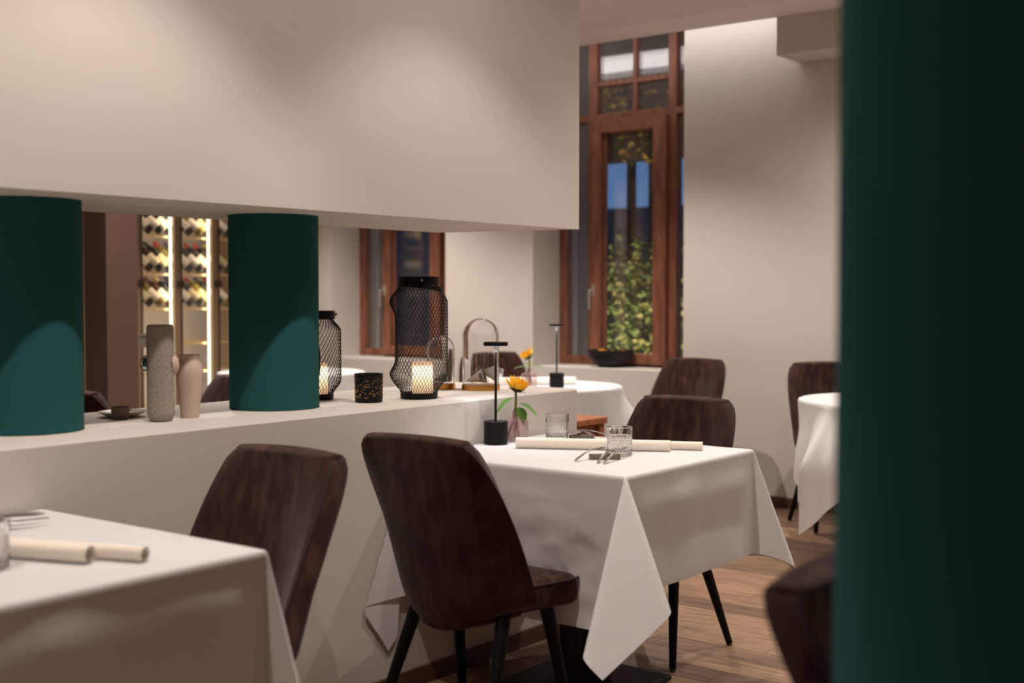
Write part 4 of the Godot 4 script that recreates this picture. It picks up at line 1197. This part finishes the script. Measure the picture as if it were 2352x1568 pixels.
func background() -> void:
	struct("trim_pillar", ab(4.139, 4.345, 6.0, 6.214, 0, 2.838, .004), M.pillar, "square brown pillar behind the half wall")
	# dark red door at the far left
	var d := struct("door_1", ab(4.2, 5.2, 8.58, 8.62, 0, 2.2, .004), mat(rgb8(84, 34, 26), .5), "dark red-brown door beside the left column")
	part(d, "door_handle", ab(5.05, 5.15, 8.53, 8.58, 1.02, 1.04, .004), M.pale_metal)
	# cabinet
	var B := 8.0
	var x0 := 5.373; var bay := .366
	var t := thing("wine_cabinet", "tall lit wine cabinet with glass doors behind the half wall", "wine cabinet", W(0, 0))
	part(t, "back_panel", ab(x0 - .02, 6.87, B + .50, B + .53, .1, 2.6), M.cab_back)
	part(t, "side_panel", ab(x0 - .05, x0 - .02, B, B + .53, 0, 2.63), M.cab_frame)
	part(t, "side_panel", ab(6.86, 6.885, B, B + .53, 0, 2.63), M.cab_frame)
	part(t, "plinth", ab(x0 - .02, 6.86, B + .02, B + .5, 0, .1), M.cab_dark)
	part(t, "top_panel", ab(x0 - .05, 6.885, B, B + .53, 2.6, 2.63), M.cab_frame)
	for i in 5:
		var x := x0 + bay * i
		part(t, "light_strip", ab(x - .007, x + .007, B + .012, B + .022, .1, 2.6), M.led)
		if i < 4:
			part(t, "door_frame", ab(x + .014, x + .066, B - .02, B + .01, .05, 2.6, .003), M.cab_frame)
			part(t, "door_gasket", ab(x + .066, x + .085, B - .018, B + .02, .05, 2.6), M.cab_dark)
			var hg := MB.new(); hg.box(W(x + .05, B - .03, 1.355), Vector3(.07, .05, .03), .003)
			part(t, "hinge", hg, M.cab_dark)
			part(t, "door_pane", ab(x + .07, x + bay - .01, B - .006, B - .003, .05, 2.6), M.pane)
	for i in 4:
		var al := AreaLight3D.new(); al.name = "strip_glow"; al.area_size = Vector2(.02, 2.4); al.light_energy = .32; al.light_color = Color(1, .88, .72); al.area_range = 6; al.shadow_enabled = true
		t.add_child(al, true); al.position = W(x0 + bay * i, B + .03, 1.35); al.look_at_from_position(al.position, al.position + Vector3(.0, 0, -1.0))
	for y in [.4, .66, .883, 1.155, 1.425, 1.715, 1.995]:
		var m := MB.new()
		m.box(W(6.12, B + .06, y), Vector3(1.46, .014, .02), .003); m.box(W(6.12, B + .40, y + (.10 if y > 1.1 else 0.0)), Vector3(1.46, .014, .02), .003)
		for k in 17: m.box(W(x0 + .04 + k * .085, B + .23, y + (.05 if y > 1.1 else 0.0)), Vector3(.006, .006, .36), 0, Basis(Vector3.RIGHT, .29 if y > 1.1 else 0.0))
		part(t, "shelf_rack", m, M.shelf)
	var t2 := dup(t, "wine_cabinet", "second lit wine cabinet without bottles, seen only mirrored in the right window", W(-4.37, 0), 0.0)
	t2.set_meta("category", "wine cabinet")
	var bm := bottle_meshes()
	var gl := [mat(rgb8(22, 24, 18), .15), mat(rgb8(120, 105, 20), .15), mat(rgb8(30, 34, 22), .15), mat(rgb8(60, 30, 20), .15)]
	var gn := ["dark", "yellow-green", "dark green", "brown"]
	var lb := [mat(rgb8(235, 226, 205), .7), mat(rgb8(225, 205, 160), .7), mat(rgb8(240, 236, 228), .7), mat(rgb8(205, 195, 150), .7)]
	var fo := [mat(rgb8(24, 22, 24), .4), mat(rgb8(170, 30, 36), .4), mat(rgb8(190, 165, 110), .35, .5), mat(rgb8(90, 70, 60), .4)]
	var fnm := ["black", "red", "gold", "brown"]
	var ords := ["first", "second", "third", "fourth", "fifth", "sixth", "seventh", "eighth", "ninth", "tenth", "eleventh", "twelfth", "thirteenth"]
	var rown := {1.715: "top", 1.425: "middle", 1.155: "lowest"}
	var axis := Vector3(-.57, .70, -.43).normalized()
	var z := axis.cross(Vector3.RIGHT).normalized()
	var bs := Basis(axis.cross(z), axis, z)
	for y in [1.155, 1.425, 1.715]:
		var seen := 0
		for k in 14:
			var a := 5.50 + k * .096
			var gi := [0, 0, 2, 1, 2, 0, 3, 1][rng.randi() % 8] as int
			var fi := rng.randi() % 4
			if a > 6.4 and rng.randf() < .6: fi = 1
			var lab: String
			if a < 5.80: lab = "wine bottle behind the brown pillar, %s from the left on the %s bottle shelf" % [ords[k], rown[y]]
			else:
				lab = "%s wine bottle with %s foil, %s from the left on the %s bottle shelf" % [gn[gi], fnm[fi], ords[seen], rown[y]]
				seen += 1
			var o := Node3D.new(); o.name = numbered("wine_bottle"); add_child(o)
			tag(o, lab, "bottle", "wine bottles on the cabinet shelves")
			o.transform = Transform3D(bs, W(a, B + .085, y + .032 + .008))
			part(o, "glass", bm[0], gl[gi]); part(o, "paper_label", bm[1], lb[rng.randi() % 4]); part(o, "foil_cap", bm[2], fo[fi])
	outdoors()

func outdoors() -> void:
	struct("ground", ab(7.45, 30, -6, 26, -.3, -.05), M.soil, "dark ground outside the windows")
	# outer reveal posts seen through the side lights
	for q in [5.33, 7.37]:
		var p := part(self, numbered("facade_post"), ab(7.72, 7.95, q, q + .075, 0, 3.4, .004), M.masonry)
		tag(p, "pale grey post outside the %s window" % ("right" if q < 6 else "left"), "post")
	var bmO := part(self, "pergola_beam", ab(9.3, 9.45, 0.5, 11.0, 2.43, 3.14, .01), M.dark_out)
	struct("trim_canopy", ab(7.45, 9.45, 0.5, 11.0, 3.14, 3.22), M.dark_out, "dark canopy roof outside the windows")
	tag(bmO, "dark pergola beam above the leaves outside the right window", "beam")
	for q in [5.62, 5.84]:
		var p := part(self, numbered("pergola_post"), ab(9.33, 9.40, q, q + .06, -.05, 2.43, .005), M.dark_out)
		tag(p, "dark pergola post outside, %s of the two" % ("right" if q < 5.7 else "left"), "post")
	var far := part(self, "far_building", ab(20, 22, 2, 26, -.1, 2.9), mat(rgb8(120, 122, 128), .9))
	tag(far, "low grey building far outside the right window", "building")
	var lm := leaf_mesh(.055, .020, .4, .3).mesh()
	var leafmats := [[rgb8(96, 116, 56), "hedge", 5200], [rgb8(160, 150, 92), "hedge_light", 2400]]
	for k in 2:
		var mm := MultiMesh.new(); mm.transform_format = MultiMesh.TRANSFORM_3D; mm.use_colors = false
		mm.mesh = lm; mm.instance_count = leafmats[k][2]
		for i in mm.instance_count:
			var y := rng.randf_range(.2, 1.62 - .1 * k)
			var p := W(8.9 + rng.randf() * .5, rng.randf_range(5.0, 6.9), y + .12 * sin(i * .7))
			mm.set_instance_transform(i, Transform3D(Basis.from_euler(Vector3(rng.randf() * TAU, rng.randf() * TAU, rng.randf() * TAU)).scaled(Vector3.ONE * rng.randf_range(.7, 1.5)), p))
		var mi := MultiMeshInstance3D.new(); mi.name = "hedge_leaves" if k == 0 else "hedge_leaves_001"; mi.multimesh = mm
		var lmx := mat(leafmats[k][0], .6); lmx.backlight_enabled = true; lmx.backlight = Color(.2, .24, .05)
		mi.material_override = lmx; mi.set_meta("kind", "stuff")
		tag(mi, ["mid green leaves of the hedge outside the windows", "yellowish leaves of the hedge outside the windows"][k], "hedge")
		add_child(mi)
	var mv := MultiMesh.new(); mv.transform_format = MultiMesh.TRANSFORM_3D; mv.mesh = lm; mv.instance_count = 260
	for i in 260:
		var u := rng.randf()
		var p := W(8.6 + rng.randf() * .3, 5.75 + rng.randf_range(-.12, .12) - u * .3, 3.15 - u * .75 + rng.randf_range(-.1, .1))
		if i % 3 == 0: p = W(8.6 + rng.randf() * .3, rng.randf_range(4.6, 6.4), rng.randf_range(2.75, 3.1))
		mv.set_instance_transform(i, Transform3D(Basis.from_euler(Vector3(rng.randf() * TAU, rng.randf() * TAU, rng.randf() * TAU)).scaled(Vector3.ONE * rng.randf_range(.7, 1.3)), p))
	var vi := MultiMeshInstance3D.new(); vi.name = "hanging_vine_leaves"; vi.multimesh = mv
	var vm := mat(rgb8(160, 130, 30), .6); vm.backlight_enabled = true; vm.backlight = Color(.25, .22, .03)
	vi.material_override = vm; vi.set_meta("kind", "stuff"); tag(vi, "yellow vine leaves hanging outside the top of the right window", "vine"); add_child(vi)
	# garden spots that light the hedge
	for q in [[8.1, 5.6]]:
		var g := thing("garden_light", "small garden spotlight on the ground outside the %s window" % ("right" if q[1] < 6 else "left"), "lamp", W(q[0], q[1], -.05))
		var m := MB.new(); m.lathe([Vector2(.001, 0), Vector2(.05, 0), Vector2(.05, .1), Vector2(.04, .1), Vector2(.001, .09)], 20)
		part(g, "housing", m, M.iron)
		var d2 := MB.new(); d2.lathe([Vector2(.001, .101), Vector2(.038, .101)], 16); part(g, "lamp_lens", d2, M.lens)
		var l := SpotLight3D.new(); l.name = "garden_beam"; l.light_energy = 4.0; l.light_color = Color(1, .95, .8); l.spot_angle = 60; l.spot_angle_attenuation = .8; l.spot_range = 10; l.spot_attenuation = 2; l.shadow_enabled = true; l.light_size = .03
		g.add_child(l); l.position = Vector3(0, .12, 0); l.rotation = Vector3(.85, -PI / 2, 0)
